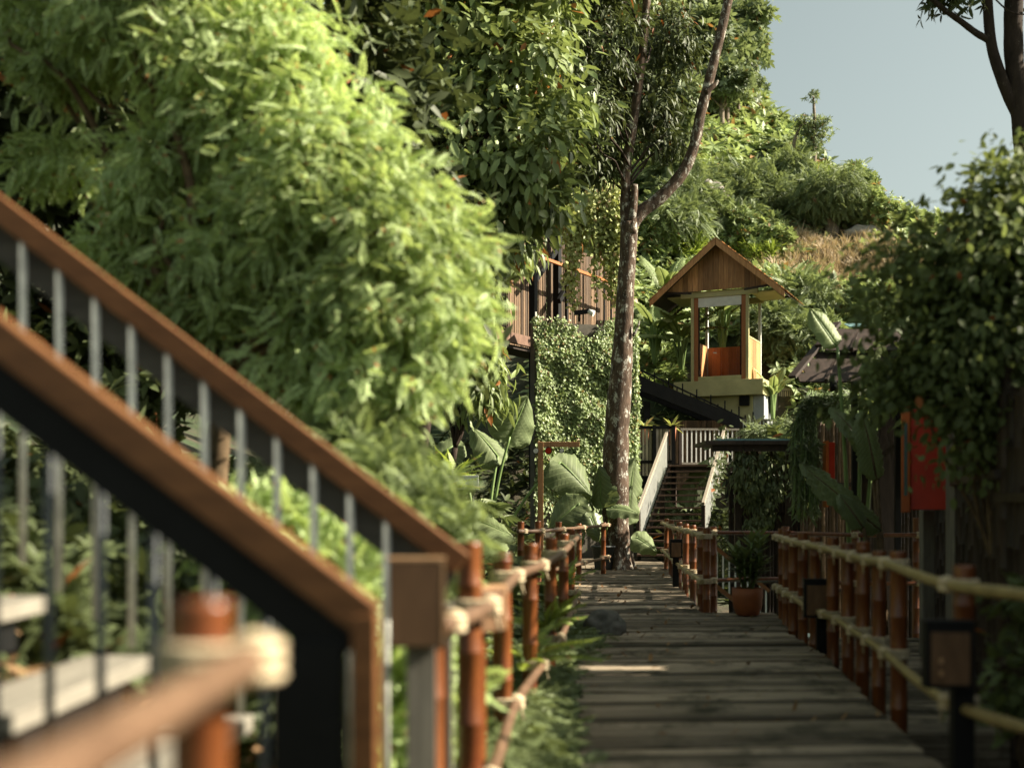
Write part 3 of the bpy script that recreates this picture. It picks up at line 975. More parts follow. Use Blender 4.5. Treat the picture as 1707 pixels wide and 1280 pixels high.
    B(mb, 'gable_boards', 'teak', bevel=0)
    for s in (-1, 1):
        # shingle courses
        mb = MB(); nc = 13
        for c in range(nc):
            t0 = c / nc; t1 = (c + 1.25) / nc
            yy = ov0
            while yy < ov1 - .02:
                wd = min(random.uniform(.12, .2), ov1 - yy)
                lift = .035 + random.uniform(0, .012)
                xa, xb = xc + s * hw * t0, xc + s * hw * min(t1, 1.02) + s * random.uniform(-.02, .03)
                za, zb = zr - sl * hw * t0, zr - sl * abs(xb - xc)
                n_ = Vector((s * sl, 0, 1)).normalized()
                p0 = Vector((xa, 0, za)) + n_ * .012; p1 = Vector((xb, 0, zb)) + n_ * lift
                vs = [(p0.x, yy, p0.z), (p0.x, yy + wd - .006, p0.z), (p1.x, yy + wd - .006, p1.z), (p1.x, yy, p1.z)]
                q = [(x - n_.x * .018, y, z - n_.z * .018) for x, y, z in vs]
                mb.add(vs + q, [(0, 1, 2, 3), (7, 6, 5, 4), (0, 4, 5, 1), (1, 5, 6, 2), (2, 6, 7, 3), (3, 7, 4, 0)])
                yy += wd
        B(mb, 'roof_shingles', 'shingle', bevel=0)
        # deck under the shingles, barge board, soffit
        A, C = Vector((xc + s * .01, 0, zr - .045)), Vector((xc + s * hw, 0, ze - .045))
        vs = [(A.x, ov0 + .02, A.z), (A.x, ov1 - .02, A.z), (C.x, ov1 - .02, C.z), (C.x, ov0 + .02, C.z)]
        vs += [(x, y, z - .03) for x, y, z in vs]
        B(MB().add(vs, [(0, 1, 2, 3), (7, 6, 5, 4), (0, 4, 5, 1), (1, 5, 6, 2), (2, 6, 7, 3), (3, 7, 4, 0)]), 'roof_deck', 'dark_wood', bevel=0)
        vs = [(A.x, ov0, A.z + .03), (C.x, ov0, C.z + .03), (C.x, ov0, C.z - .19), (A.x, ov0, A.z - .20)]
        vs += [(x, y + .018, z) for x, y, z in vs]
        B(MB().add(vs, [(0, 1, 2, 3), (7, 6, 5, 4), (0, 4, 5, 1), (1, 5, 6, 2), (2, 6, 7, 3), (3, 7, 4, 0)]), 'barge_board', 'teak', bevel=0)
        x0, x1 = sorted((xc + s * (w / 2 + .02), xc + s * (w / 2 + .85)))
        B(MB().span((x0, .1, z1 + .06), (x1, dp - .1, z1 + .10)), 'soffit', 'cream')
        for y in (ov0 + .3, ov1 - .3): B(MB().beam((xc + s * .9, y, z1 + .12), (xc + s * 1.9, y, ze + sl * .32), .05, .07), 'rafter', 'dark_wood', bevel=0)
    # inclined track, a thing of its own
    tr = thing('inclined_track', W(1235, 706, 37.2), 'black steel inclined lift track sloping down to the cabin base', 'track')
    for off in (0, 1.25):
        A = W(985, 606, 37.0) + Vector((0, off, 0)); C = W(1262, 720, 37.0) + Vector((.1, off, 0))
        MB().beam(A, C, .16, .42).build('beam', M['dark_metal'], tr)
        MB().beam(A + Vector((0, 0, .55)), C + Vector((0, 0, .18)), .04, .05).build('guide_rail', M['dark_metal'], tr)
        for i in range(12):
            q = A.lerp(C, (i + .5) / 12); MB().box(q + Vector((0, 0, .33)), (.04, .04, .45)).build('strut', M['dark_metal'], tr)
    for i in range(14):
        q = W(985, 606, 37.0).lerp(W(1262, 720, 37.0), (i + .5) / 14)
        MB().box(q + Vector((0, .62, .08)), (.16, 1.1, .06)).build('sleeper', M['dark_metal'], tr)
    for t in (.35, .85):
        q = W(985, 606, 37.0).lerp(W(1262, 720, 37.0), t)
        MB().box((q.x, q.y + .62, (q.z + 2) / 2 - .4), (.2, .2, q.z - 2.)).build('support', M['dark_metal'], tr)


cabin()

# ------------------------------------------------------------------ creeper wall and timber walkway above it
def ivy_wall():
    x0, x1 = XP(888, 32), XP(1064, 32)
    s0 = set(bpy.data.objects)
    root = thing('creeper_wall', ((x0 + x1) / 2, 32, 0), 'tall wall wholly covered in small leaved sunlit creeper behind the lichen trunk', 'wall')
    zt = 6.75
    MB().span((x0 + .06, 32.06, -.5), (x1 - .05, 32.4, zt - .2)).build('wall_core', M['wall'], root)
    n = 21000
    P = np.stack([RNG.uniform(x0, x1, n), np.full(n, 32.0), RNG.uniform(1.6, zt, n)], 1)
    bulge = np.array([noise.noise(Vector((p[0] * 1.1, p[2] * 1.0, 0))) for p in P]) * .24 + np.array([noise.noise(Vector((p[0] * 4, p[2] * 4, 5))) for p in P]) * .07
    top = zt - .25 + .30 * np.sin(P[:, 0] * 2.1 + .5) + .18 * np.sin(P[:, 0] * 5.3) - np.clip(x1 - .6 - P[:, 0], 0, 9) * .0
    keep = P[:, 2] < top + RNG.normal(size=n) * .12
    P[:, 1] -= .10 + bulge + RNG.uniform(0, .12, n)
    P = P[keep]; n = len(P)
    D = np.stack([RNG.normal(size=n) * .6, -.35 + RNG.normal(size=n) * .3, -.7 + RNG.normal(size=n) * .5], 1)
    N = np.stack([RNG.normal(size=n) * .5 + .2, -1 + RNG.normal(size=n) * .4, .5 + RNG.normal(size=n) * .4], 1)
    s1 = scatter(t_leaf(.75, .12, .12), P, frames(D, N), RNG.uniform(.05, .115, n))
    # right side return
    m = 3600
    Q = np.stack([x1 + RNG.uniform(-.03, .1, m), RNG.uniform(32, 32.8, m), RNG.uniform(1.5, zt - .3, m)], 1)
    D = np.stack([.35 + RNG.normal(size=m) * .3, RNG.normal(size=m) * .6, -.7 + RNG.normal(size=m) * .5], 1)
    N = np.stack([1 + RNG.normal(size=m) * .4, RNG.normal(size=m) * .5, .4 + RNG.normal(size=m) * .4], 1)
    s2 = scatter(t_leaf(.75, .12, .12), Q, frames(D, N), RNG.uniform(.06, .12, m))
    # ragged hanging ends at the foot
    h = 900
    T = np.stack([RNG.uniform(x0, x1 - .3, h), np.full(h, 31.85), 1.9 - np.abs(RNG.normal(size=h)) * .5], 1)
    D = np.stack([RNG.normal(size=h) * .4, RNG.normal(size=h) * .3, -1 + RNG.normal(size=h) * .3], 1)
    s3 = scatter(t_leaf(.6, .1, .1), T, frames(D, np.tile((0.2, -1, .3), (h, 1))), RNG.uniform(.07, .12, h))
    fol('creeper', [s1, s2, s3], M['l_ivy'], root)
    root.rotation_euler = (0, 0, R(20)); root.scale = (1.06, 1, 1)


ivy_wall()


def timber_walkway():
    gd = V((.53, .848, 0)).normalized(); gb_ = V((-gd.y, gd.x, 0)); Z = V((0, 0, 1))
    def G(px, off=0.0, z=0.0):
        b = V((.634, 33.0, 0)) + gb_ * off
        a = (px - CX) / F; k = (a * b.y - b.x) / (gd.x - gd.y * a)
        return b + gd * k + Z * z
    Rm = Matrix((gd, gb_, Z)).transposed()
    root = thing('timber_gallery', G(890, 0, 0), 'raised timber gallery with brown slat wall and sloping handrail above the creeper', 'gallery')
    zr, zf = 8.67, 6.02
    A, B_ = G(772, .8), G(1052, .8); L = (B_ - A).length; n = int(L / .125)
    mb = MB()
    for i in range(n):
        zt = 9.75 + random.uniform(-.06, .06)
        mb.box(A + gd * (i + .5) * L / n + gb_ * random.uniform(-.012, .012) + Z * (zf + zt) / 2, (L / n * random.uniform(.5, .9), .03, zt - zf), Rm)
    mb.build('slat_wall', M['brown_slat'], root)
    for z in (zf + .9, zf + 2.6): MB().beam(G(775, .85, z), G(1050, .85, z), .05, .10).build('cross_rail', M['brown_slat'], root)
    for px_, w_, off, top in ((889, .19, 0, 10.2), (929, .2, .55, 10.2), (944.5, .07, .0, 9.9), (1019, .045, 0, 9.6), (1007, .04, .1, 9.6), (830, .15, .1, 10)):
        p = G(px_, off); MB().box(p + Z * (top + 2.0) / 2, (w_, w_, top - 2.0), Rm).build('post', M['dark_metal'], root)
    for pa, za, pb, zb in ((892, 8.1, 927, 9.3), (932, 7.7, 958, 8.8), (926, 9.3, 903, 9.9)):
        MB().beam(G(pa, .3, za), G(pb, .5, zb), .1, .16).build('brace', M['dark_metal'], root)
    MB().beam(G(889, -.08, zr), G(1050, -.08, zr), .10, .085).build('handrail', M['teak_red'], root)
    MB().beam(G(760, -.06, zf + .12), G(1000, -.06, zf + .12), .12, .28).build('edge_beam', M['rust'], root)
    MB().beam(G(765, .42, zf - .1), G(1040, .42, zf - .1), .85, .10).build('floor', M['dark_wood'], root)
    sp = thing('spotlight', W(980, 521, 32.1), 'black spotlight with a pale head perched on top of the creeper wall', 'spotlight')
    MB().beam(W(957, 522, 32.1), W(981, 519, 32.1), .10, .12).build('housing', M['dark_metal'], sp)
    MB().tube([W(981, 519, 32.1), W(990, 523, 32.05)], [.07, .09], 10).build('head', M['white'], sp)
    MB().tube([W(966, 524, 32.1), W(966, 536, 32.1)], .03, 6).build('bracket', M['dark_metal'], sp)
    # drain pipes beside the wall
    pr = thing('drain_pipe', W(893, 800, 31.7), 'thin pale pipe running up the left edge of the creeper wall', 'pipe')
    MB().tube([(XP(893, 31.7), 31.7, -.3), W(893, 520, 31.7)], .022, 8).build('pipe', M['baluster'], pr)
    for y in (735, 790, 845, 610): MB().box(W(893, y, 31.68), (.11, .08, .05)).build('clamp', M['baluster'], pr)
    # hanging pale vines
    v = thing('hanging_vine', W(985, 340, 32.9), 'pale yellow green vine hanging over the gallery slats between the dark tree and the trunk', 'vine')
    rng = np.random.default_rng(3); Ps = []
    strands = MB()
    for i in range(64):
        px_ = rng.uniform(942, 1052); top = rng.uniform(300, 352); ln = rng.uniform(40, 105) * (1.0 if px_ > 962 else .7)
        if rng.random() < .24 or px_ > 1008 and rng.random() < .3: ln = rng.uniform(120, 190)
        yy = 32.9 + rng.uniform(-.25, .2); k = int(130 * (.45 + ln / 420))
        a = W(px_, top, yy); b = W(px_ + rng.normal() * 5, top + ln, yy)
        strands.tube([a, a.lerp(b, .5) + Vector((rng.normal() * .06, 0, 0)), b], .008, 4)
        t = rng.random(k) ** .8
        P = np.array(a)[None] * (1 - t[:, None]) + np.array(b)[None] * t[:, None] + rng.normal(size=(k, 3)) * np.array((.09, .09, .05))
        Ps.append(P)
    P = np.concatenate(Ps); n = len(P)
    D = np.stack([rng.normal(size=n) * .6, -.3 + rng.normal(size=n) * .4, -.8 + rng.normal(size=n) * .4], 1)
    N = np.stack([.3 + rng.normal(size=n) * .5, -1 + rng.normal(size=n) * .4, .4 + rng.normal(size=n) * .4], 1)
    fol('foliage', [scatter(t_leaf(.7, .12), P, frames(D, N), rng.uniform(.09, .17, n))], M['l_vine'], v)
    strands.build('strands', M['twig'], v)


timber_walkway()

# ------------------------------------------------------------------ main tree with lichen bark
def path_tube(mb, pts, Y, radii, n=14, sub=4, jit=0.0):
    P = [W(x, y, Y + (yy if (yy := (p[2] if len(p) > 2 else 0)) else 0)) for p in pts for x, y in [p[:2]]]
    pp = smooth_path(P, sub); rr = lerp_list(radii, sub)
    if jit: pp = [p + Vector((random.uniform(-jit, jit), random.uniform(-jit, jit), 0)) for p in pp]
    mb.tube(pp, [r * random.uniform(.96, 1.05) for r in rr], n)
    return P


def main_tree():
    Y = 26.4; k = Y / F
    root = thing('tree', W(1029, 948, Y), 'tall forked tree with lichen spotted bark rising through the end of the boardwalk', 'tree')
    mb = MB()
    path_tube(mb, [(1030, 952), (1029, 930), (1027, 880), (1026, 800), (1028, 720), (1034, 640), (1039, 560), (1043, 480), (1047, 420), (1049, 372)], Y,
              [.36, .32, .30, .30, .285, .26, .225, .20, .195, .21], 16)
    path_tube(mb, [(1047, 390), (1043, 350), (1043, 318), (1044, 280), (1058, 190), (1068, 110), (1074, 60), (1078, 0), (1082, -90)], Y, [.15, .14, .12, .11, .105, .105, .10, .095, .08], 10)
    path_tube(mb, [(1052, 390), (1056, 340), (1058, 308)], Y - .1, [.12, .10, .07], 10)
    path_tube(mb, [(1050, 385), (1066, 356), (1100, 330), (1138, 288), (1158, 240), (1168, 190), (1182, 135), (1198, 70), (1214, 0), (1232, -90)], Y,
              [.14, .16, .15, .14, .125, .12, .12, .115, .11, .09], 10)
    path_tube(mb, [(1176, 155), (1190, 143), (1197, 135)], Y - .1, [.07, .055, .03], 8)
    path_tube(mb, [(1055, 560), (1062, 548), (1066, 535)], Y - .15, [.04, .03, .015], 6)
    # root flare
    for a in (.2, 1.6, 3.0, 4.6):
        b = W(1029, 948, Y); mb.tube([b + Vector((math.cos(a) * .5, math.sin(a) * .5, -.25)), b + Vector((math.cos(a) * .33, math.sin(a) * .33, .05)), b + Vector((math.cos(a) * .2, math.sin(a) * .2, .6))], [.10, .12, .06], 8)
    mb.build('trunk', M['bark'], root)
    # dark crown gathered around the left stem
    rng = np.random.default_rng(21)
    bl = []
    for px, py, dy, rx, rz in ((990, 60, 0, 75, 70), (1075, 175, 1.4, 60, 55), (960, 180, -.3, 60, 60), (1000, 225, .9, 55, 45), (1110, 70, 1.6, 50, 60), (920, 40, 0, 60, 50), (980, -60, 0, 90, 60), (1100, 235, 1.2, 40, 30), (985, 280, .5, 36, 26), (1030, 130, 1.0, 40, 40)):
        c = W(px, py, Y - .5 + dy); bl.append((*c, rx * k, rx * k * .9, rz * k))
    P, O, c = crown(bl, 520, 22, .20, .4, rng, .6)
    tw = t_leaf(.27, .45, .12)
    s = scatter(tw, P, leaf_frames(O, rng, .6, .8, .45, .7), rng.uniform(.16, .29, len(P)))
    fol('crown', [s], M['l_dark'], root)
    lm = MB()
    for i, t in enumerate(c[::22]):
        b = V((XP(1043, Y) + max(0, t[2] - 9.0) * .11, Y, max(8.7, t[2] - 1.0))); limbs(lm, b, [t], .032, rng, .08)
    lm.build('branches', M['bark_dark'], root)


main_tree()


def tree_at_right():
    Y = 19.0
    root = thing('tree', (XP(1712, Y), Y, hz(XP(1712, Y), Y)), 'dark double trunked tree at the upper right against the sky', 'tree')
    mb = MB()
    P = path_tube(mb, [(1745, 560), (1730, 380), (1712, 250), (1697, 150), (1690, 90), (1690, 0), (1700, -140), (1720, -330)], Y, [.24, .21, .19, .155, .15, .15, .14, .10], 12)
    b = W(1745, 560, Y); mb.tube([(b.x + .2, b.y, -1.5), (b.x + .1, b.y, 1.0), b], [.3, .26, .24], 12)
    path_tube(mb, [(1706, 205), (1684, 165), (1664, 115), (1652, 70), (1646, 0), (1640, -120), (1610, -260)], Y, [.11, .105, .09, .085, .082, .07, .05], 10)
    path_tube(mb, [(1650, 68), (1628, 56), (1600, 35), (1572, 15), (1548, -6), (1500, -50)], Y, [.06, .055, .05, .045, .04, .03], 8)
    path_tube(mb, [(1660, 0), (1680, 18), (1700, 24), (1740, 26)], Y - .2, [.015, .013, .012, .012], 5)
    mb.build('trunk', M['bark_dark'], root)
    rng = np.random.default_rng(5)
    bl = []
    for px, py, dy, r in ((1600, 5, 0, 32), (1625, 25, -.2, 22), (1580, -15, .2, 30), (1640, -25, 0, 40), (1600, -160, 0, 130), (1760, -200, 0, 170), (1850, -60, 0, 140), (1700, -330, 0, 180), (1900, 120, .5, 120)):
        c = W(px, py, Y + dy); bl.append((*c, r * Y / F, r * Y / F, r * .75 * Y / F))
    P, O, c = crown(bl, 330, 6, .16, .3, rng, .7)
    fol('crown', [scatter(t_whorl(5, .30, .5, 9), P, leaf_frames(O, rng, .5, .7, .45, .4), rng.uniform(.16, .27, len(P)))], M['l_dark'], root)


tree_at_right()

# ------------------------------------------------------------------ leafy trees of the left slope
def leafy_tree(label, blobs, base, mat, tpl, size, ncl, per, rad, seed, trunk_r=.15, shell=.6, down=.35, name='tree', nl=10, barkm='bark_dark', upn=.5, flat=.65, cat='tree', out=.6, rnd=.6, partnames=('trunk', 'crown')):
    rng = np.random.default_rng(seed)
    root = thing(name, base, label, cat)
    P, O, c = crown(blobs, ncl, per, rad, shell, rng, flat)
    k = P[:, 2] > HZ(P[:, 0], P[:, 1]) - .05
    P, O = P[k], O[k]
    sets = []
    tpls = tpl if isinstance(tpl, list) else [tpl]
    for i, t in enumerate(tpls):
        q, o = P[i::len(tpls)], O[i::len(tpls)]
        sets.append(scatter(t, q, leaf_frames(o, rng, out, rnd, down, upn), rng.uniform(size[0], size[1], len(q))))
    fol(partnames[1], sets, M[mat], root)
    mb = MB(); b = Vector(base); ce = Vector(np.mean([x[:3] for x in blobs], 0))
    fork = b.lerp(ce, .45); fork.z = b.z + (ce.z - b.z) * .5
    mb.tube(smooth_path([b - Vector((0, 0, .3)), b.lerp(fork, .5) + Vector((rng.normal() * .1, 0, 0)), fork], 4), lerp_list([trunk_r * 1.2, trunk_r, trunk_r * .8], 4), 10)
    idx = rng.choice(len(c), min(nl, len(c)), replace=False)
    limbs(mb, fork, c[idx], trunk_r * .55, rng)
    mb.build(partnames[0], M[barkm], root)
    return root


def px_blobs(lst, Y):
    out = []
    for px, py, dy, rx, rz in lst:
        c = W(px, py, Y + dy); k = (Y + dy) / F
        out.append((c.x, c.y, c.z, rx * k, rx * k * .85, rz * k))
    return out


# bright feathery bush behind the left stair
def gb(x, y): return (x, y, hz(x, y))


LEAF_L = t_leaf(.42, .22, .12); LEAF_W = t_leaf(.55, .18, .12)
leafy_tree('large bright feathery bush hanging over the left stair', px_blobs([
    (540, 330, 0, 130, 150), (620, 420, -.2, 120, 110), (650, 520, -.3, 115, 85), (560, 590, 0, 130, 85), (672, 585, -.4, 82, 52), (430, 420, .4, 130, 120), (480, 230, .4, 110, 130), (380, 120, .6, 130, 120), (300, 300, .9, 120, 90),
    (470, 80, .5, 70, 90), (260, 30, .9, 150, 90), (120, 100, 1.4, 80, 55), (90, 270, 1.5, 60, 34), (630, 645, -.4, 85, 42), (730, 440, -.3, 60, 60), (640, 300, 0, 70, 60), (738, 520, -.5, 56, 46), (240, 440, 1.0, 90, 50), (590, 210, .1, 50, 60),
    (300, -140, 1, 270, 130), (600, 705, -.4, 50, 30), (170, 410, 1.2, 40, 26), (700, 360, -.2, 50, 45), (340, 540, .7, 80, 40), (60, 20, 1.5, 60, 60)], 8.3),
    gb(-2.6, 9.2), 'l_bush', [t_pinnate(9, .26, .10, .4), t_pinnate(8, .30, .11, .55), t_pinnate(7, .30, .13, .3)], (.115, .22), 1900, 12, .12, 31, .10, .55, .34, name='bush', nl=60, barkm='twig', cat='bush', partnames=('branches', 'foliage'), flat=.5)

leafy_tree('big leaved tree with drooping sunlit leaves and a few orange dead ones', px_blobs([
    (740, 60, 0, 130, 110), (860, 120, -.3, 100, 90), (800, 240, -.6, 120, 100), (890, 260, -.9, 75, 90), (890, 335, -.8, 55, 48), (805, 360, -.6, 70, 65), (690, 190, .2, 90, 110), (640, 40, .8, 110, 90), (880, 20, .4, 90, 70), (790, -80, .3, 190, 90), (930, 180, -.7, 40, 60), (815, 400, -.3, 50, 36), (760, 450, 0, 60, 60)], 21.0),
    gb(-2.2, 21.5), 'l_broad', [t_leaf(.40, .3, .14), t_leaf(.46, .4, .14)], (.20, .36), 760, 17, .24, 41, .16, .5, .38, nl=24, upn=.8)
leafy_tree('dark evergreen tree standing deep behind the feathery bush on the left slope', px_blobs([
    (120, 150, 0, 240, 240), (360, 350, .5, 230, 230), (600, 300, 1, 160, 220), (40, 420, 0, 220, 220), (480, 80, .5, 260, 210), (700, 520, 1, 120, 130), (250, 600, .5, 220, 110)], 13.0),
    gb(-5, 14.5), 'l_dark', [t_whorl(6, .4, .3, 6)], (.2, .34), 640, 6, .25, 51, .2, .5, .3, nl=14)
leafy_tree('mid green tree on the slope behind the timber gallery', px_blobs([
    (700, 120, 0, 130, 130), (850, 60, 1, 120, 110), (960, 100, 0, 90, 110), (800, 260, 0, 120, 120), (930, 260, 0, 70, 90), (600, 250, 0, 120, 160), (720, 380, 1, 120, 90), (1000, -30, 0, 120, 80)], 40.0),
    gb(-2.5, 42), 'l_hill', [t_whorl(7, .4, .3, 8)], (.32, .55), 420, 9, .4, 61, .25, .5, .3, nl=14)
leafy_tree('leaning sunlit tree with long drooping leaflets below the big leaved tree', px_blobs([
    (775, 500, .3, 50, 45), (800, 610, 0, 40, 35), (750, 580, .3, 60, 60), (850, 425, 0, 35, 25), (800, 650, 0, 40, 30)], 24.0),
    gb(-1.6, 24.5), 'l_broad', [t_leaf(.26, .5, .12)], (.26, .44), 150, 14, .2, 71, .08, .4, .9, nl=10)

# ------------------------------------------------------------------ low planting on the left
def fine_bush():
    leafy_tree('soft needle leaved asparagus fern mound beside the lower handrail', px_blobs([
        (640, 815, 0, 50, 40), (690, 865, -.2, 45, 34), (590, 770, .3, 60, 50), (740, 905, -.4, 30, 24), (640, 880, 0, 70, 40), (560, 820, .3, 80, 60), (690, 935, -.2, 60, 36)], 7.4),
        gb(-.75, 7.6), 'l_fine', [t_pinnate(12, .34, .045, .3)], (.14, .26), 620, 8, .09, 81, .03, .5, .05, name='fern_bush', nl=8, barkm='twig', cat='bush', partnames=('stems', 'foliage'))


fine_bush()
leafy_tree('green bush seen through the balusters under the left stair', px_blobs([
    (560, 1010, 0, 90, 80), (470, 1120, .1, 110, 80), (640, 1150, 0, 80, 90), (560, 1240, -.2, 100, 60), (440, 890, .6, 80, 40)], 5.9),
    gb(-1.1, 6.2), 'l_bush', [t_pinnate(7, .34, .15, .4)], (.14, .24), 600, 7, .10, 91, .04, .45, .15, name='bush', nl=14, barkm='twig', cat='bush', partnames=('branches', 'foliage'))


def cover(name, label, P, tpl, size, mat, up=1.0, rnd=.5, seed=1):
    rng = np.random.default_rng(seed); n = len(P)
    az = rng.uniform(0, 2 * math.pi, n)
    D = np.stack([np.cos(az), np.sin(az), rng.normal(size=n) * .3 + .15], 1)
    N = np.stack([rng.normal(size=n) * rnd, rng.normal(size=n) * rnd, np.full(n, up)], 1)
    o = fol(name, [scatter(tpl, P, frames(D, N), rng.uniform(size[0], size[1], n))], M[mat])
    return tag(o, label, None, None, 'stuff')


def strip_points(n, rng):
    y = rng.uniform(3.4, 19, n) ** 1.0
    y = 3.4 + (y - 3.4) ** 1.25 / (15.6 ** .25)
    le = left_edge(y)
    lo = np.interp(y, [3, 5, 10, 20], [-.9, -.9, -.6, -.2])
    spill = np.interp(y, [3, 6, 7, 8.5, 10, 11, 12.5, 14.5, 16, 20], [.05, .12, .06, .02, .05, .22, .52, .42, .1, .0]) + .05 * np.sin(y * 7)
    t = rng.random(n)
    x = lo + (le + spill - lo) * t
    hgt = np.interp(y, [3, 6, 10, 13, 15, 20], [.3, .30, .26, .22, .18, .1])
    z = np.maximum(HZ(x, y), -.22) + hgt * (1 - (2 * t - 1) ** 4) * rng.random(n) ** .5 + np.where(x > le, .10, .08)
    return np.stack([x, y, z], 1)


rg = np.random.default_rng(77)
cover('ground_cover', 'low green ground cover filling the bed between fence and boardwalk', strip_points(15000, rg), t_pinnate(5, .36, .17, .3), (.09, .17), 'l_cover', seed=2)
n = 3000
yy = rg.uniform(3.0, 12, n); xx = rg.uniform(-3.6, -.5, n)
cover('undergrowth', 'leafy undergrowth on the slope under the left stair', np.stack([xx, yy, HZ(xx, yy) + rg.random(n) * .28], 1), t_leaf(.5, .2), (.07, .15), 'l_cover', seed=3)
n = 3400
yy = rg.uniform(5.0, 11.5, n); xx = rg.uniform(-5.2, -.9, n)
cover('dark_undergrowth', 'dark leafy growth added to darken the slope behind the left stair', np.stack([xx, yy, HZ(xx, yy) + rg.random(n) * .55], 1), t_whorl(5, .45, .3, 62), (.12, .24), 'l_dark', .8, .6, 17)  # dark leaves put the shade of this slope into the colour
n = 1500
yy = rg.uniform(3.3, 6.2, n); xx = rg.uniform(-2.6, -.45, n)
cover('fallen_leaves', 'dry brown fallen leaves lying under the left stair', np.stack([xx, yy, HZ(xx, yy) + .2 + rg.random(n) * .14], 1), t_leaf(.45, .3), (.05, .12), 'l_dry', .6, .9, 4)


n = 5200
yy = rg.uniform(12, 37.5, n); xx = rg.uniform(-4.5, 8.5, n); kk = (xx < left_edge(yy) - .5) & (yy < 33) | (yy > 29.5) & (xx > 5.2) | (yy > 33) & ((xx < 2.2) | (xx > 3.2)); xx, yy = xx[kk], yy[kk]
o_ = HZ(xx, yy) + rg.random(len(xx)) ** 1.5 * .8
cover('shade_undergrowth', 'dark leafy undergrowth on the banks around the foot of the stairs', np.stack([xx, yy, o_], 1), t_whorl(6, .4, .4, 61), (.2, .42), 'l_dark', .8, .6, 6)  # dark leaf colour also stands in for shade on these banks


# ferns and big leaves ------------------------------------------------------
def fern(label, c, n, L, seed, mat='l_fern', spread=1.0, group=None):
    rng = np.random.default_rng(seed)
    root = thing('fern', c, label, 'fern', group)
    tpl = t_pinnate(16, .20, .06, .45, .10, .75, .25)
    az = np.linspace(0, 2 * math.pi, n, endpoint=False) + rng.normal(size=n) * .25
    el = rng.uniform(.35, 1.1, n)
    D = np.stack([np.cos(az) * np.cos(el) * spread, np.sin(az) * np.cos(el) * spread, np.sin(el)], 1)
    N = np.stack([-np.cos(az) * np.sin(el), -np.sin(az) * np.sin(el), np.cos(el)], 1)
    P = np.tile(np.array(c, float), (n, 1)) + rng.normal(size=(n, 3)) * .02
    fol('fronds', [scatter(tpl, P, frames(D, N), rng.uniform(.7, 1.1, n) * L)], M[mat], root)
    st = MB()
    for p, d in zip(P, D):
        p, d = Vector(p), Vector(d).normalized()
        st.tube([p + Vector((0, 0, -.03)), p + d * L * .35, p + d * L * .7 - Vector((0, 0, L * .18))], [.008, .006, .003], 4)
    st.build('stalks', M['stem'], root)
    return root


fern('yellow green fern arching through the bamboo rails on the left', (.30, 10.0, .42), 13, .44, 1)
fern('small fern behind the sunlit bamboo posts', (.10, 8.7, .30), 11, .5, 2)
fern('fern growing against the far fence by the boardwalk', (.62, 14.6, .45), 13, .46, 3)


def blade(mb, base, d, up, L, Wd, kind='ear', droop=.25, ripple=.018, veins=9, wave=.03, seed=0):
    """one big leaf: midrib along d from base, lit side towards up"""
    rng = random.Random(seed)
    d = Vector(d).normalized(); up = Vector(up); up = (up - d * up.dot(d)).normalized(); s = d.cross(up)
    nu, nv = 26, 8
    ph = rng.uniform(0, 6)
    rows = []
    for i in range(nu + 1):
        t = i / nu
        if kind == 'ear':
            u = -.22 + 1.22 * t
            if u < 0: half = .55 * math.sqrt(max(0, 1 - (u / -.22) ** 2)) * .9 + .02; inner = .16 * min(1, -u / .1)
            else: half = .55 * (1 - u) ** .62 * (1 + .25 * math.sin(u * 3)); inner = 0
        else:
            u = t; half = .5 * min(1, (u / .12) ** .6 if u > 0 else 0) * min(1, ((1 - u) / .30) ** .6); inner = 0
        row = []
        for j in range(-nv, nv + 1):
            v = j / nv
            av = abs(v); lat = (inner + (half - inner) * av) if inner else half * av
            x = u * L; y = math.copysign(lat, v) * Wd if v else 0
            z = -droop * L * max(u, 0) ** 2 - (.22 if kind == 'ear' else .12) * Wd * av * av
            z += ripple * math.cos((u * 1.0 + av * (.35 if kind == 'ear' else .12)) * veins * 2 * math.pi) * min(1, av * 2.5)
            z += wave * math.sin(u * 17 + ph + (2 if v > 0 else 0)) * av ** 3
            z -= .03 * math.exp(-(av * 9) ** 2)
            row.append(Vector(base) + d * x + s * y + up * z)
        rows.append(row)
    n0 = len(mb.v)
    mb.grid(rows, True)
    for i in range(nu + 1):
        for j in range(2 * nv + 1):
            mb.uv[n0 + i * (2 * nv + 1) + j] = (i / nu, abs(j - nv) / nv, veins)


def big_plant(name, label, base, leaves, mat, stem_r=.022, cat='plant', group=None, stemmat='stem'):
    """leaves: (tip-of-stalk point, direction, up, length, width, kind, droop)"""
    root = thing(name, base, label, cat, group)
    mb, st = MB(), MB()
    for i, (p, d, up, L, Wd, kind, dr) in enumerate(leaves):
        blade(mb, p, d, up, L, Wd, kind, dr, ripple=.022 * L, seed=i, veins=8 if kind == 'ear' else 15, wave=(.04 if kind == 'ear' else .015) * L)
        b = Vector(base); p = Vector(p)
        mid = b.lerp(p, .55) + Vector((0, 0, .1 * (p - b).length))
        path = smooth_path([b, mid, p], 5)
        st.tube(path, lerp_list([stem_r * 1.5, stem_r, stem_r * .7], 5), 7)
        dv = Vector(d).normalized(); u_ = Vector(up); u_ = (u_ - dv * u_.dot(dv)).normalized()
        rib = [p + dv * L * t - u_ * (dr * L * t * t + .02) for t in (0, .3, .6, .9)]
        st.tube(rib, [stem_r * .8, stem_r * .6, stem_r * .4, stem_r * .15], 5)
    mb.build('leaves', M[mat], root)
    st.build('stalks', M[stemmat], root)
    return root


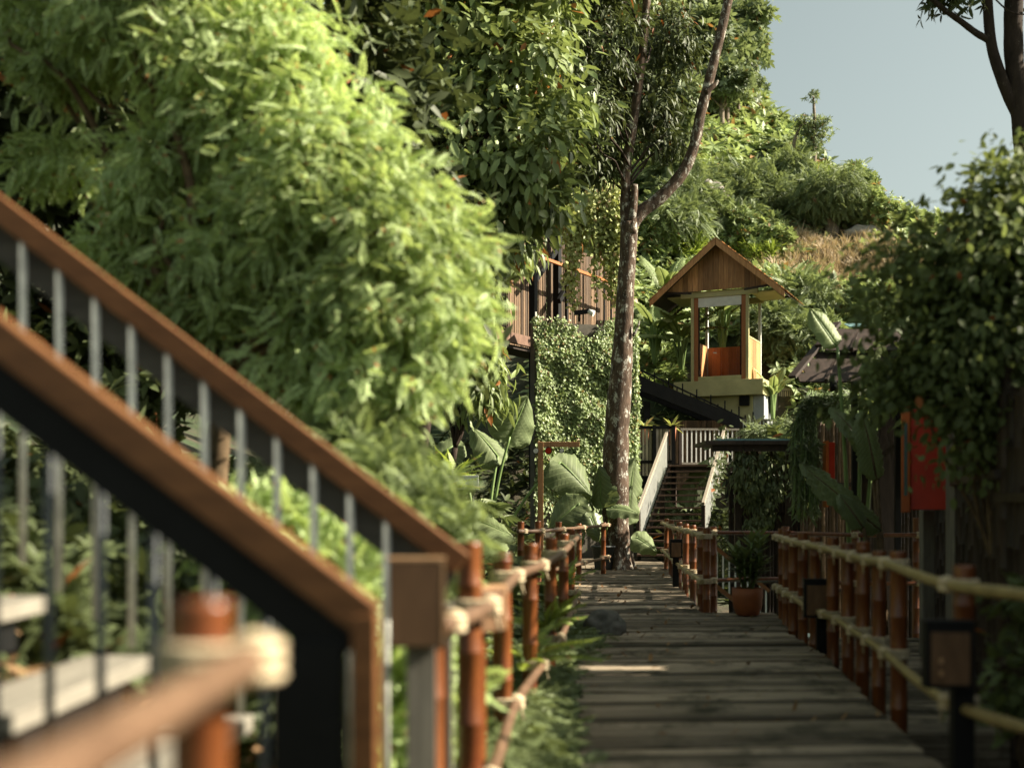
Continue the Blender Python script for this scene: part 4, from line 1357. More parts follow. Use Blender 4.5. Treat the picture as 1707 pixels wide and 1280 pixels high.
Yb = 25.5
big_plant('elephant_ear', 'elephant ear plant with one huge pale upright leaf left of the creeper wall', (XP(806, Yb), Yb, .0), [
    (W(850, 728, Yb), V((.42, -.05, .9)), V((.30, -.95, .1)), 1.0, .95, 'ear', .06),
    (W(935, 770, Yb), V((.75, -.2, -.65)), V((-.1, -.75, .9)), 1.0, 1.05, 'ear', .2),
    (W(830, 760, Yb + .4), V((-.5, .1, .7)), V((.5, -.8, .3)), .9, .8, 'ear', .15),
    (W(760, 740, Yb + .3), V((-.6, -.3, -.3)), V((.2, -.7, .8)), .8, .7, 'ear', .3)], 'l_big', .035)
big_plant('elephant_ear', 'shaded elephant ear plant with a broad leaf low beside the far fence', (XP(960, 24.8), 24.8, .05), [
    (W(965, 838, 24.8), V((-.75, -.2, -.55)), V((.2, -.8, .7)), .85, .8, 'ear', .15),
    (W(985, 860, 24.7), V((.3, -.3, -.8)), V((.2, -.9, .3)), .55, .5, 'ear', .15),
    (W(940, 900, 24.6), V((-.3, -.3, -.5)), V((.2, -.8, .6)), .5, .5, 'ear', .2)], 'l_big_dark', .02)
for (px, py, L_, i) in ((985, 800, 1, 0),):
    Yp = 26.2
    pot = thing('plant_pot', (XP(1006, Yp), Yp, 0), 'slate grey tapered pot at the foot of the lichen trunk', 'pot')
    MB().lathe((XP(1006, Yp), Yp, .002), [(0, 0), (.19, 0), (.20, .02), (.265, .50), (.285, .50), (.285, .545), (.25, .545), (.245, .47), (0, .47)], 28).build('pot_shell', M['slate_pot'], pot)
    MB().lathe((XP(1006, Yp), Yp, .0), [(.24, .472), (.12, .49), (0, .495)], 20).build('soil', M['soil'], pot)
    b = V((XP(1006, Yp), Yp, .45))
    big_plant('elephant_ear', 'sunlit elephant ear with folded upright leaves growing from the slate pot', b, [
        (W(972, 850, Yp - .1), V((-.15, .1, 1)), V((.6, -.8, 0)), .9, .85, 'ear', -.1),
        (W(1000, 835, Yp), V((.05, .1, 1)), V((-.7, -.7, 0)), .8, .75, 'ear', -.15),
        (W(1020, 845, Yp - .2), V((.55, -.3, .0)), V((.1, -.7, .8)), .6, .5, 'ear', .3),
        (W(990, 862, Yp - .3), V((-.4, -.5, -.2)), V((.2, -.7, .8)), .5, .45, 'ear', .25)], 'l_big', .018)
Yr = 28.5
big_plant('elephant_ear', 'pale ribbed elephant ear between the trunk and the stair railing', (XP(1042, Yr), Yr, .0), [
    (W(1052, 818, Yr), V((.12, .1, 1)), V((.5, -.85, .1)), .85, .85, 'ear', -.05),
    (W(1046, 862, Yr - .2), V((.15, .1, .9)), V((.4, -.9, .1)), .8, .75, 'ear', .0),
    (W(1062, 895, Yr - .5), V((.6, -.2, -.35)), V((.1, -.85, .5)), .6, .6, 'ear', .2)], 'l_big', .02)
big_plant('elephant_ear', 'elephant ear leaf glowing behind the open stair treads', (XP(1150, 34.8), 34.8, hz(XP(1150, 34.8), 34.8)), [
    (W(1150, 838, 34.8), V((.2, 0, .9)), V((.5, -.8, .2)), .8, .7, 'ear', .1), (W(1130, 866, 34.6), V((-.3, 0, .8)), V((.5, -.8, .2)), .7, .6, 'ear', .1), (W(1165, 800, 34.9), V((.4, 0, .7)), V((.4, -.8, .4)), .7, .6, 'ear', .2)], 'l_big', .02)
Yc = 22.5
bases = [(760, 880, 0), (810, 900, 1)]
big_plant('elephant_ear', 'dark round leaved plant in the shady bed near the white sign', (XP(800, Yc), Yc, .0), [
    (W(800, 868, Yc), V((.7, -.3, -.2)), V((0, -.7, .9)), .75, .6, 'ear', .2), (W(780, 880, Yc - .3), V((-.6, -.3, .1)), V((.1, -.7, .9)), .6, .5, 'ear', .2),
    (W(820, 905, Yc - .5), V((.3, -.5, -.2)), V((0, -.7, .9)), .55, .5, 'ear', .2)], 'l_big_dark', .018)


def fan_palm(label, c, n, L, seed, mat='l_big_dark'):
    rng = random.Random(seed)
    root = thing('fan_palm', c, label, 'palm')
    mb, st = MB(), MB()
    for i in range(n):
        az = rng.uniform(0, 2 * math.pi); el = rng.uniform(.3, 1.2)
        tip = V(c) + V((math.cos(az) * math.cos(el), math.sin(az) * math.cos(el), math.sin(el))) * L * .9
        st.tube([c, V(c).lerp(tip, .5) + V((0, 0, .1)), tip], .012, 5)
        d = (tip - V(c)).normalized(); d.z -= .5; d.normalize(); up = V((0, 0, 1)); s = d.cross(up).normalized(); u = s.cross(d)
        for k in range(13):
            a = (k - 6) / 6 * 1.6
            q = (d * math.cos(a) + s * math.sin(a)); n_ = q.cross(u).normalized() * L * .045
            e = tip + q * L * .75 - V((0, 0, L * .25)); m = tip + q * L * .4
            mb.add([tip, m + n_ + u * .01, e, m - n_ + u * .01], [(0, 1, 2), (0, 2, 3)])
    mb.build('fronds', M[mat], root); st.build('stalks', M['stem'], root)


fan_palm('dark fan palm standing behind the white sign', (XP(795, 24.5), 24.5, .8), 12, .75, 4)
fern('broad crested fern clump catching the sun in front of the fan palm', tuple(W(722, 822, 22.0)), 22, 1.0, 11)
fern('second crested fern reaching over the white sign', tuple(W(752, 800, 22.6)), 16, .85, 12)


def sign():
    Y = 22.2
    root = thing('sign_board', W(768, 830, Y), 'small white sign board with a little black lettering half hidden by fern', 'sign')
    c = W(767, 804, Y)
    MB().box(c, (.72, .03, .27)).build('board', M['sign_white'], root, bevel=.004)
    MB().box(c + V((0, .05, -.17)), (.72, .10, .05)).build('base', M['dark_metal'], root)
    for dx in (-.25, .25): MB().tube([(c.x + dx, c.y + .05, 0), (c.x + dx, c.y + .05, c.z - .1)], .02, 6).build('leg', M['dark_metal'], root)
    t = MB()
    for i, x in enumerate((-.05, -.005, .035)):
        t.tube([c + V((x, -.017, -.02 + .012 * math.cos(a))) + V((.012 * math.sin(a), 0, 0)) for a in np.linspace(0, 6.28, 10)], .006, 4, False)
        if i == 1: t.box(c + V((x + .014, -.017, .0)), (.008, .004, .06))
    t.build('lettering', M['ink'], root)


sign()


def lamp_gallows():
    Y = 23.0
    root = thing('lamp_post', (XP(900, Y), Y, 0), 'brown wooden post with a long top arm carrying small spotlights', 'lamp post')
    b = W(901, 880, Y)
    MB().span((b.x - .055, Y - .055, -.2), (b.x + .055, Y + .055, W(0, 737, Y).z)).build('post', M['teak'], root, bevel=.004)
    MB().span((W(896, 0, Y).x, Y - .05, W(0, 745, Y).z), (W(966, 0, Y).x, Y + .05, W(0, 736.5, Y).z)).build('arm', M['teak'], root, bevel=.004)
    for px, r in ((893, .06), (914, .075), (936, .05)):
        p = W(px, 750, Y - .02)
        f = MB().tube([p + V((0, .08, .01)), p + V((0, -.06, -.02))], [r * .8, r], 12).build('spotlight', M['dark_metal'], root)
        MB().tube([p + V((0, -.062, -.02)), p + V((0, -.066, -.021))], r * .82, 12).build('lens', M['red' if px == 914 else 'white'], f)


lamp_gallows()

# rocks ---------------------------------------------------------------------
def rock(label, c, size, mat, seed, group=None):
    bm = bmesh.new(); bmesh.ops.create_icosphere(bm, subdivisions=4, radius=1)
    o = V((seed * 3.1, seed * 1.7, 0))
    for v in bm.verts:
        n = noise.noise(v.co * 1.2 + o) * .35 + noise.noise(v.co * 3 + o) * .14 + noise.noise(v.co * 8 + o) * .04
        q = v.co * (1 + n)
        v.co = V((q.x * size[0], q.y * size[1], q.z * size[2])) + V(c)
    me = bpy.data.meshes.new('rock'); bm.to_mesh(me); bm.free()
    me.polygons.foreach_set('use_smooth', [True] * len(me.polygons))
    return tag(link_mesh('rock', me, M[mat], None, c), label, 'rock', group)


rock('rounded grey boulder at the left edge of the boardwalk', (XP(1008, 13.4), 13.4, .04), (.24, .36, .20), 'rock', 1)
for px, py, s, lb, sd in ((1180, 372, (.8, .6, 1.5), 'tall pale limestone rock showing on the hillside above the cabin', 2), (1426, 386, (.9, .6, .45), 'low pale rock beside the round bushy tree on the slope', 3), (1202, 372, (.6, .5, .6), 'smaller pale rock below the tall limestone rock', 4)):
    c = hit(px, py); rock(lb, (c.x, c.y - 1.3, hz(c.x, c.y - 1.3) + s[2] * .75), s, 'pale_rock', sd)

# orange pot with plant -------------------------------------------------------
def orange_pot():
    Y = 15.35; x = XP(1246, Y)
    root = thing('plant_pot', (x, Y, 0), 'orange terracotta pot standing on the corner of the boardwalk', 'pot')
    MB().lathe((x, Y, .004), [(0, 0), (.13, 0), (.155, .02), (.19, .12), (.205, .25), (.205, .37), (.185, .37), (.18, .33), (0, .33)], 30).build('pot_shell', M['terracotta'], root)
    MB().lathe((x, Y, 0), [(.178, .335), (.1, .345), (0, .35)], 20).build('soil', M['soil'], root)
    pl = thing('potted_plant', (x, Y, .34), 'bushy green plant with upright leaves growing in the orange pot', 'plant')
    rng = np.random.default_rng(14)
    n = 260; st = MB(); Ps, Ds = [], []
    for i in range(9):
        a = i * 2.4; r = .03 + .02 * (i % 3); h = (.35, .5, .72)[i % 3]; lx = math.cos(a) * .12; ly = math.sin(a) * .12
        b = V((x + math.cos(a) * r, Y + math.sin(a) * r, .34)); t = b + V((lx, ly, h)); st.tube([b, b.lerp(t, .5) + V((lx * .2, ly * .2, 0)), t], [.014, .011, .008], 6)
        for k in range(26):
            q = .25 + .75 * k / 26; p = b.lerp(t, q); az = k * 2.4 + i; el = .1 + .9 * q
            Ps.append(p); Ds.append((math.cos(az) * math.cos(el), math.sin(az) * math.cos(el), math.sin(el)))
    Ps, Ds = np.array(Ps), np.array(Ds)
    N = np.stack([-Ds[:, 0] * .5, -Ds[:, 1] * .5, 1 - Ds[:, 2] * .5], 1)
    fol('foliage', [scatter(t_leaf(.30, .25), Ps, frames(Ds, N), rng.uniform(.17, .30, len(Ps)))], M['l_right'], pl)
    st.build('stems', M['stem'], pl)


orange_pot()

# ------------------------------------------------------------------ right side: shelters, screens, red box, climbers
def shelters():
    Y = 17.5
    root = thing('pergola', (XP(1432, Y), Y, -1), 'dark two tier slatted pergola roof on black posts half hidden by climbers', 'pergola')
    for (px0, py0, n, ln) in ((1320, 630, 4, 2.1), (1364, 578, 3, 1.9)):
        b0 = W(px0, py0, Y + (0 if px0 < 1350 else .5))
        for i in range(n):
            p = b0 + V((.10 + .13 * i, .16 * i, .13 * i))
            MB().box(p + V((ln / 2, 0, 0)), (ln, .22, .03), Matrix.Rotation(R(42), 3, 'X')).build('roof_slat', M['dark_wood'], root)
        e = b0 + V((.13 * n, .16 * n, .13 * n))
        MB().beam(b0 + V((-.02, -.1, .0)), e + V((.05, 0, .06)), .12, .05).build('barge_board', M['dark_wood'], root)
        for dx in (.5, 1.3, 1.9): MB().beam(b0 + V((dx, -.1, -.06)), e + V((dx - .1, 0, -.05)), .05, .08).build('rafter', M['dark_wood'], root)
        MB().box(e + V((.35, .05, .03)), (.28, .3, .015), Matrix.Rotation(R(18), 3, 'X')).build('roof_panel', M['teal'], root)
    for px in (1432, 1505):
        MB().span((XP(px, Y) - .04, Y + .2, -1.3), (XP(px, Y) + .04, Y + .28, W(0, 612, Y).z)).build('post', M['dark_metal'], root)
    MB().tube([W(1388, 634, Y - .05), W(1390, 650, Y - .1)], [.05, .065], 10).build('lamp', M['dark_metal'], root)
    # small canopy over the lower stair with hanging plants
    Y2 = 23.0
    cp = thing('canopy', (XP(1250, Y2), Y2, -1), 'low dark canopy edged with teal sheeting, hung with trailing plants', 'canopy')
    MB().span((XP(1168, Y2), Y2 - .6, W(0, 743, Y2).z), (XP(1322, Y2), Y2 + .8, W(0, 737, Y2).z)).build('roof_board', M['dark_wood'], cp)
    MB().span((XP(1188, Y2), Y2 - .5, W(0, 737, Y2).z + .003), (XP(1318, Y2), Y2 + .7, W(0, 733.5, Y2).z)).build('sheeting', M['teal'], cp)
    for px in (1232, 1318): MB().span((XP(px, Y2) - .06, Y2 + .1, -1.3), (XP(px, Y2) + .06, Y2 + .22, W(0, 743.2, Y2).z)).build('post', M['dark_wood'], cp)
    MB().beam((XP(1180, Y2), Y2 - .45, W(0, 749, Y2).z), (XP(1318, Y2), Y2 - .45, W(0, 749, Y2).z), .06, .12).build('edge_beam', M['dark_wood'], cp)
    rng = np.random.default_rng(8)
    for i, (px, py, r, lb) in enumerate(((1245, 790, 30, 'bushy grey green hanging plant under the dark canopy, nearest the stairs'), (1283, 800, 34, 'larger trailing plant hanging in the middle of the dark canopy'), (1262, 850, 28, 'lower spilling tail of hanging foliage under the dark canopy'))):
        c = W(px, py, Y2 - .3 + .2 * i)
        pl = thing('hanging_plant', c, lb, 'plant')
        k = r * Y2 / F
        P, O, cc = crown([(c.x, c.y, c.z, k, k * .8, k * 1.5)], 60, 10, .06, .4, rng, 1.2)
        fol('foliage', [scatter(t_leaf(.4, .3), P, leaf_frames(O, rng, .4, .5, .9, .2), rng.uniform(.08, .17, len(P)))], M['l_hang'], pl)
        st = MB()
        for q in cc[::5]: st.tube([(c.x, c.y, W(0, 746, Y2).z), V(q)], .006, 4)
        st.build('stems', M['twig'], pl)
    # dense thatch of trailing stems at the end of the canopy
    Y3 = 19.5
    t = thing('trailing_plant', W(1370, 690, Y3), 'grey green trailing plant pouring over the timber wall beside the pergola', 'plant')
    Ps, Ds = [], []; st = MB()
    for i in range(260):
        a = W(rng.uniform(1345, 1432), rng.uniform(650, 690), Y3 + rng.uniform(-.3, .4)); ex = rng.uniform(1318, 1365)
        b = W(ex, rng.uniform(740, 870), Y3 - .4 + rng.uniform(-.2, .2)); m = W((1375 + ex) / 2 - 12, 690 + rng.uniform(-10, 20), Y3 - .3)
        pth = smooth_path([a, m, b], 5); st.tube(pth, .007, 4)
        for p, q in zip(pth[:-1], pth[1:]):
            for _ in range(3): Ps.append(p.lerp(q, rng.random())); Ds.append((q - p).normalized() + V(rng.normal(size=3)) * .5)
    Ps, Ds = np.array(Ps), np.array(Ds)
    fol('foliage', [scatter(t_leaf(.16, .3), Ps, frames(Ds, rng.normal(size=Ps.shape) + np.array((0, -.5, .8))), rng.uniform(.08, .2, len(Ps)))], M['l_hang'], t)
    st.build('stems', M['stem'], t)


shelters()


def screen_poles(name, label, x0, y0, x1, y1, z0, z1, n, mat, r=.05, seed=0, cat='screen', low=None):
    rnd = random.Random(seed)
    root = thing(name, (x0, y0, z0), label, cat)
    mb = MB()
    for i in range(n):
        t = (i + .5) / n
        x, y = x0 + (x1 - x0) * t, y0 + (y1 - y0) * t
        bamboo_pole(mb, (x + rnd.uniform(-.02, .02), y + rnd.uniform(-.03, .03), z0), (x, y, (low[2] if low and low[0] < y < low[1] else z1) + rnd.uniform(-.15, .15) * (.3 if low and low[0] < y < low[1] else 1)), r * rnd.uniform(.8, 1.1), .4, 8, False)
    mb.build('poles', M[mat], root)
    d_ = V((y1 - y0, x0 - x1, 0)).normalized() * .08
    for z in (z0 + (z1 - z0) * .3, z0 + (z1 - z0) * .75):
        MB().beam((x0 + d_.x, y0 + d_.y, z), (x1 + d_.x, y1 + d_.y, z), .05, .07).build('cross_rail', M['dark_wood'], root)


screen_poles('bamboo_screen', 'brown pole screen in the shade under the pergola', XP(1335, 20.5), 20.5, XP(1430, 20.5), 20.5, -1.3, 2.9, 17, 'brown_slat', .045, 4)
screen_poles('bamboo_screen', 'far dark screen added to darken the shady court behind the big banana leaves', XP(1400, 22.0), 22.0, XP(1720, 22.0), 22.0, -1.3, 3.4, 50, 'dark_wood', .06, 5)  # dark poles added where only foliage shade darkens the court
screen_poles('bamboo_screen', 'low brown screen below the canopy and its hanging plants', XP(1215, 24.5), 24.5, XP(1335, 24.5), 24.5, -1.2, 2.2, 26, 'dark_wood', .045, 6)


screen_poles('timber_fence', 'tall dark pole fence added mostly out of frame to shade the near boardwalk', 3.95, 9.1, 3.4, -2.0, -1.3, 2.5, 84, 'dark_wood', .085, 7, 'fence')  # mostly unseen fence, added to keep sun off the near boardwalk
screen_poles('timber_fence', 'dark timber pole fence behind the red cabinet and the climbers', 5.75, 15.4, 3.90, 8.95, -1.3, 2.75, 62, 'dark_wood', .075, 8, 'fence', (10.0, 10.6, 2.0))  # one stretch of poles cut low to let a sun patch onto the boardwalk


def post_thing(label, px, Y, w_, top, mat, z0=-1.3):
    o = MB().span((XP(px, Y) - w_ / 2, Y - w_ / 2, z0), (XP(px, Y) + w_ / 2, Y + w_ / 2, W(0, top, Y).z))
    ob = o.build('timber_post', M[mat], None, (XP(px, Y), Y, z0), bevel=.01)
    return tag(ob, label, 'post')


post_thing('pale grey timber post catching a stripe of sun beside the red box', 1603, 12.6, .26, 690, 'grey_wood')
post_thing('slim olive timber post standing left of the red box', 1545, 13.4, .14, 850, 'grey_wood')
post_thing('dark timber post under the climbers close to the right frame edge', 1662, 10.2, .18, 560, 'dark_wood')
post_thing('broad dark post behind the big banana leaves', 1476, 18.6, .3, 640, 'dark_wood')


def red_box():
    Y = 13.0
    root = thing('cabinet', W(1545, 850, Y), 'bright red wall cabinet with orange frame and narrow glass slot under the climbers', 'cabinet')
    X = Matrix.Translation(W(1541, 766, Y)) @ Matrix.Rotation(R(-20), 4, 'Z')
    hh = .57
    MB().box((.06, 0, 0), (.42, .22, 2 * hh)).build('body', M['red'], root, bevel=.008, xf=X)
    MB().box((-.20, -.02, 0), (.095, .26, 2 * hh + .06)).build('frame', M['orange'], root, bevel=.006, xf=X)
    MB().box((-.20, -.155, 0), (.035, .012, 2 * hh * .72)).build('slot', M['teal_floor'], root, xf=X)
    MB().box((.275, -.01, 0), (.02, .24, 2 * hh + .02)).build('edge', M['orange'], root, xf=X)
    MB().box((.0, .2, .1), (.1, .2, .12)).build('bracket', M['dark_metal'], root, xf=X)
    Y = 19.0
    r2 = thing('cabinet', W(1383, 850, Y), 'narrow red cabinet edge showing beside the trailing plant', 'cabinet')
    c = W(1384, 790, Y); MB().box(c, (.10, .2, 1.05)).build('body', M['red'], r2, bevel=.006)
    MB().box(c + V((-.075, 0, 0)), (.045, .22, 1.1)).build('frame', M['orange'], r2, bevel=.004)


red_box()

Yq = 15.5
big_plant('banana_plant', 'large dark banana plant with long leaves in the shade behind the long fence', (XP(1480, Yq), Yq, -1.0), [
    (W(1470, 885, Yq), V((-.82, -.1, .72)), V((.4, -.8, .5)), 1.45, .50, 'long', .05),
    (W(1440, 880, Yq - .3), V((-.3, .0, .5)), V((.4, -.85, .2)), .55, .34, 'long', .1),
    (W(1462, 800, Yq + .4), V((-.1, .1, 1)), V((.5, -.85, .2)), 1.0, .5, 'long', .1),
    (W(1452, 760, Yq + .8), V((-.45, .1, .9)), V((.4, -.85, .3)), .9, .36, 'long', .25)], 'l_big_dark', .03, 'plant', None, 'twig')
big_plant('banana_plant', 'single pale banana leaf standing up above the pergola roof', (XP(1425, 16.8), 16.8, -1.0), [
    (W(1396, 578, 16.6), V((-.52, .05, .8)), V((.25, -.95, .15)), .68, .36, 'long', .03), (W(1440, 605, 16.6), V((.5, .0, -.9)), V((.3, -.9, .4)), .9, .3, 'long', .1),
    (W(1470, 640, 16.6), V((.8, -.3, -.6)), V((.1, -.8, .6)), .9, .3, 'long', .2)], 'l_banana', .03)

leafy_tree('dense climber with broad leaves covering the trellis along the right edge', px_blobs([
    (1660, 440, 0, 125, 100), (1740, 350, .2, 110, 100), (1590, 505, .2, 66, 66), (1640, 570, -.2, 98, 75), (1700, 560, 0, 130, 110), (1552, 600, .3, 36, 40), (1425, 465, .1, 20, 16), (1448, 435, .2, 16, 14), (1462, 520, .1, 24, 22), (1495, 425, .1, 20, 26), (1436, 585, .2, 20, 18), (1545, 375, .1, 16, 24), (1480, 470, .2, 18, 14), (1520, 545, .2, 24, 20), (1640, 285, .1, 14, 30), (1600, 320, .1, 18, 26), (1700, 262, .1, 20, 26), (1465, 650, .2, 22, 40), (1780, 480, 0, 150, 150), (1690, 320, 0, 60, 50), (1580, 400, .2, 30, 45), (1540, 440, .1, 26, 50), (1640, 650, -.1, 80, 60), (1800, 700, 0, 140, 120), (1560, 640, .1, 60, 40), (1690, 700, -.1, 60, 70), (1500, 640, .3, 40, 40), (1600, 740, -.1, 24, 50), (1665, 790, -.1, 22, 60), (1700, 620, .1, 80, 80)], 9.4),
    (XP(1720, 9.5), 9.5, -1.3), 'l_right', [LEAF_W, t_leaf(.62, .2, .12)], (.05, .12), 2100, 11, .16, 101, .04, .4, .45, name='climber', nl=26, barkm='twig', cat='climber', partnames=('stems', 'foliage'))
leafy_tree('leafy shrub spilling over the dark bank outside the near fence', px_blobs([(1720, 1130, 0, 60, 60), (1700, 1010, .2, 40, 40), (1680, 1190, -.1, 30, 30)], 7.2),
    (XP(1730, 7.2), 7.2, -1.3), 'l_right', [LEAF_W], (.07, .14), 60, 7, .09, 111, .02, .3, .3, name='shrub', nl=5, barkm='twig', cat='shrub', partnames=('stems', 'foliage'))
# shade trees along the right bank, beside and behind the viewer
for i, (x, y, h, r, lb) in enumerate(((7.4, 13.6, 4.6, 1.7, 'round leafy shade tree behind the climber trellis'), (6.2, 6.3, 2.8, 1.6, 'shade tree standing outside the frame to the right of the near fence'), (6.9, 15.5, 3.9, 1.9, 'shade tree beyond the dark screen on the right bank'), (8.0, 22.6, 3.7, 1.9, 'shade tree on the right bank level with the hanging plants'), (7.6, 26.0, 2.9, 1.8, 'shade tree on the right bank level with the foot of the stairs'))):
    leafy_tree(lb, [(x, y, h - .3, r, r * 1.3, r * .75), (x + .7, y + .8, h - .8, r * .8, r, r * .7), (x - .2, y - 1.1, h - .9, r * .8, r, r * .6)], (x + .2, y, -1.3), 'l_right', [t_whorl(5, .5, .3, 3)], (.2, .34), 170, 6, .2, 120 + i, .12, .5, .3, nl=8)

# ------------------------------------------------------------------ hillside
def hill_cover():
    rng = np.random.default_rng(200)
    n = 15000
    u = rng.uniform(.02, .50, n); y = 38 + 52 * rng.random(n) ** 1.5
    x = u * y; z = HZ(x, y)
    bare = np.array([noise.noise(V((a * .16, b * .16, 3))) for a, b in zip(x, y)])
    c0 = hit(1385, 455); dry = np.exp(-(((x - c0.x) / 2.6) ** 2 + ((y - c0.y) / 5) ** 2))
    k = (bare + rng.random(n) * .5 - dry * .28 > -.2) & ~((y < 43.5) & (x > 3.6) & (x < 9.4))
    x, y, z = x[k], y[k], z[k]
    sel = rng.random(len(x))
    hs = .25 + .9 * np.clip(np.array([noise.noise(V((a * .35, b * .35, 9))) for a, b in zip(x, y)]) + .25, 0, 1)
    o = V((0, 0, 0))
    def part(mask, tpl, lo, hi, spread=.35):
        q = np.stack([x[mask], y[mask], z[mask] + hs[mask] * rng.random(mask.sum())], 1); m = len(q)
        az = rng.uniform(0, 6.28, m)
        D = np.stack([np.cos(az), np.sin(az) - .3, rng.normal(size=m) * .3 + .3], 1)
        N = np.stack([rng.normal(size=m) * .4 + .2, rng.normal(size=m) * .4 - .5, np.full(m, .9)], 1)
        return scatter(tpl, q, frames(D, N), rng.uniform(lo, hi, m) * (.6 + q[:, 1] / 100))
    o = fol('undergrowth', [part(sel < .6, t_whorl(7, .42, .3, 31), .30, .62), part(sel >= .6, t_whorl(8, .30, .5, 32), .35, .7)], M['l_hill'])
    tag(o, 'tangled green undergrowth covering the sunlit hillside', None, None, 'stuff')
    n = 1500
    C = np.array([hit(px, py) for px, py in ((1300, 470), (1330, 425), (1360, 400), (1400, 415), (1440, 430), (1370, 455), (1410, 470), (1450, 490), (1470, 460), (1430, 520), (1330, 450), (1395, 500))])
    k = rng.integers(0, len(C), n); x = C[k, 0] + rng.normal(size=n) * 1.5; y = C[k, 1] + rng.normal(size=n) * 1.8
    P = np.stack([x, y, HZ(x, y) + .1], 1)
    az = rng.uniform(0, 6.28, n)
    D = np.stack([np.cos(az), np.sin(az), np.zeros(n)], 1); N = np.stack([rng.normal(size=n) * .5, -.4 + rng.normal(size=n) * .5, np.full(n, .8)], 1)
    o = fol('dry_grass', [scatter(t_tuft(14, 3, .035, 1.2), P, frames(D, N), rng.uniform(.3, .9, n))], M['l_straw'])
    tag(o, 'dry straw coloured grass on the bare patch of slope right of the cabin', None, None, 'stuff')


hill_cover()
rg2 = np.random.default_rng(88); n = 900
yy = rg2.uniform(38.5, 44, n); xx = rg2.uniform(3.3, 6.2, n)
cover('undergrowth', 'leafy undergrowth on the bank left of the cabin', np.stack([xx, yy, HZ(xx, yy) + rg2.random(n) * .3], 1), t_whorl(7, .4, .4, 71), (.22, .42), 'l_hill', .8, .6, 16)


def shrub_proto(name, mat, tpls, size, r, seed, ncl, per, rad, h=.8, cat='shrub', trunk=0.0):
    rng = np.random.default_rng(seed)
    root = thing(name, (0, 0, 0), '-', cat)
    bl = []
    for i in range(7):
        a = rng.uniform(0, 6.28); q = r * rng.uniform(.2, .6)
        bl.append((math.cos(a) * q, math.sin(a) * q, trunk + r * h * rng.uniform(.5, 1.25), r * rng.uniform(.45, .7), r * rng.uniform(.45, .7), r * h * rng.uniform(.4, .6)))
    P, O, c = crown(bl, ncl, per, rad, .55, rng, .7)
    k = P[:, 2] > -.2; P, O = P[k], O[k]
    sets = [scatter(t, P[i::len(tpls)], leaf_frames(O[i::len(tpls)], rng, .6, .6, .3, .5), rng.uniform(*size, len(P[i::len(tpls)]))) for i, t in enumerate(tpls)]
    fol('crown' if trunk else 'foliage', sets, M[mat], root)
    mb = MB()
    if trunk:
        mb.tube(smooth_path([(0, 0, -.6), (.1, 0, trunk * .5), (0, .1, trunk + r * .3)], 4), lerp_list([r * .11, r * .09, r * .06], 4), 9)
        limbs(mb, (0, .05, trunk * .8), c[::max(1, len(c) // 12)], r * .045, rng)
    else: limbs(mb, (0, 0, -.2), c[::max(1, len(c) // 8)], r * .04, rng)
    mb.build('trunk' if trunk else 'stems', M['bark_pale' if trunk else 'twig'], root)
    return root


def plant_all(proto, spots, label, group):
    for i, (px, Y, sc) in enumerate(spots):
        if Y > 110:
            if abs(px - 1385) < 95 and abs(Y - 455) < 60: px -= 190
            if 1040 < px < 1290 and Y > 440: Y = 330 + (Y - 440) * .5
            h_ = hit(px, Y); x, Y = h_.x, h_.y
        else: x = XP(px, Y)
        loc = (x, Y, hz(x, Y))
        rz = (i * 2.399) % 6.28
        if i == 0:
            proto.location = loc; proto.rotation_euler = (0, 0, rz); proto.scale = (sc,) * 3; proto['label'] = label
            if group: proto['group'] = group
        else: copy_tree(proto, loc, rz, sc, label, group)


rs = random.Random(5)
broad = shrub_proto('shrub', 'l_hill', [t_whorl(6, .45, .3, 41)], (.22, .40), 1.5, 301, 150, 6, .2)
plant_all(broad, [(rs.uniform(1060, 1480), rs.uniform(330, 620), rs.uniform(.45, .95)) for _ in range(44)], 'broad leaved green shrub in the thick growth of the sunlit hillside', 'broad leaved hillside shrubs')
feath = shrub_proto('shrub', 'l_hill_fine', [t_pinnate(8, .34, .10, .4)], (.45, .75), 1.7, 302, 190, 6, .2)
plant_all(feath, [(1130, 470, 1.0), (1110, 430, 1.0), (1310, 610, .8), (1290, 580, .7), (1330, 560, .95), (1160, 400, 1.0), (1345, 620, .7)] + [(rs.uniform(1080, 1480), rs.uniform(320, 600), rs.uniform(.5, .95)) for _ in range(18)], 'feathery blue green shrub on the sunlit hillside', 'feathery hillside shrubs')

rt = shrub_proto('ridge_tree', 'l_ridge', [t_whorl(7, .4, .35, 51)], (.4, .7), 2.6, 303, 200, 6, .35, .8, 'tree', 2.4)
plant_all(rt, [(1130, 80, 1.3), (1180, 84, 1.25), (1205, 84, 1.1), (1215, 78, .85), (1232, 70, .5), (1205, 72, 1.1), (1090, 74, 1.3), (1212, 68, .7), (1150, 68, 1.1), (1205, 66, .65), (1040, 70, 1.2), (1110, 60, .9)], 'leafy green tree on the steep wooded ridge against the sky', 'trees on the steep ridge')
rt2 = shrub_proto('ridge_tree', 'l_ridge', [t_whorl(7, .5, .3, 52)], (.3, .5), 1.7, 304, 130, 6, .25, .75, 'tree', 1.0)
plant_all(rt2, [(1392, 63, .65), (1412, 62, .6), (1430, 61, .6), (1448, 60, .6), (1465, 60, .55), (1490, 60, .6), (1515, 61, .65), (1545, 61, .7), (1580, 61, .75), (1400, 59, .5), (1430, 57, .5)], 'small dark tree along the falling shoulder of the hill', 'trees on the hill shoulder')

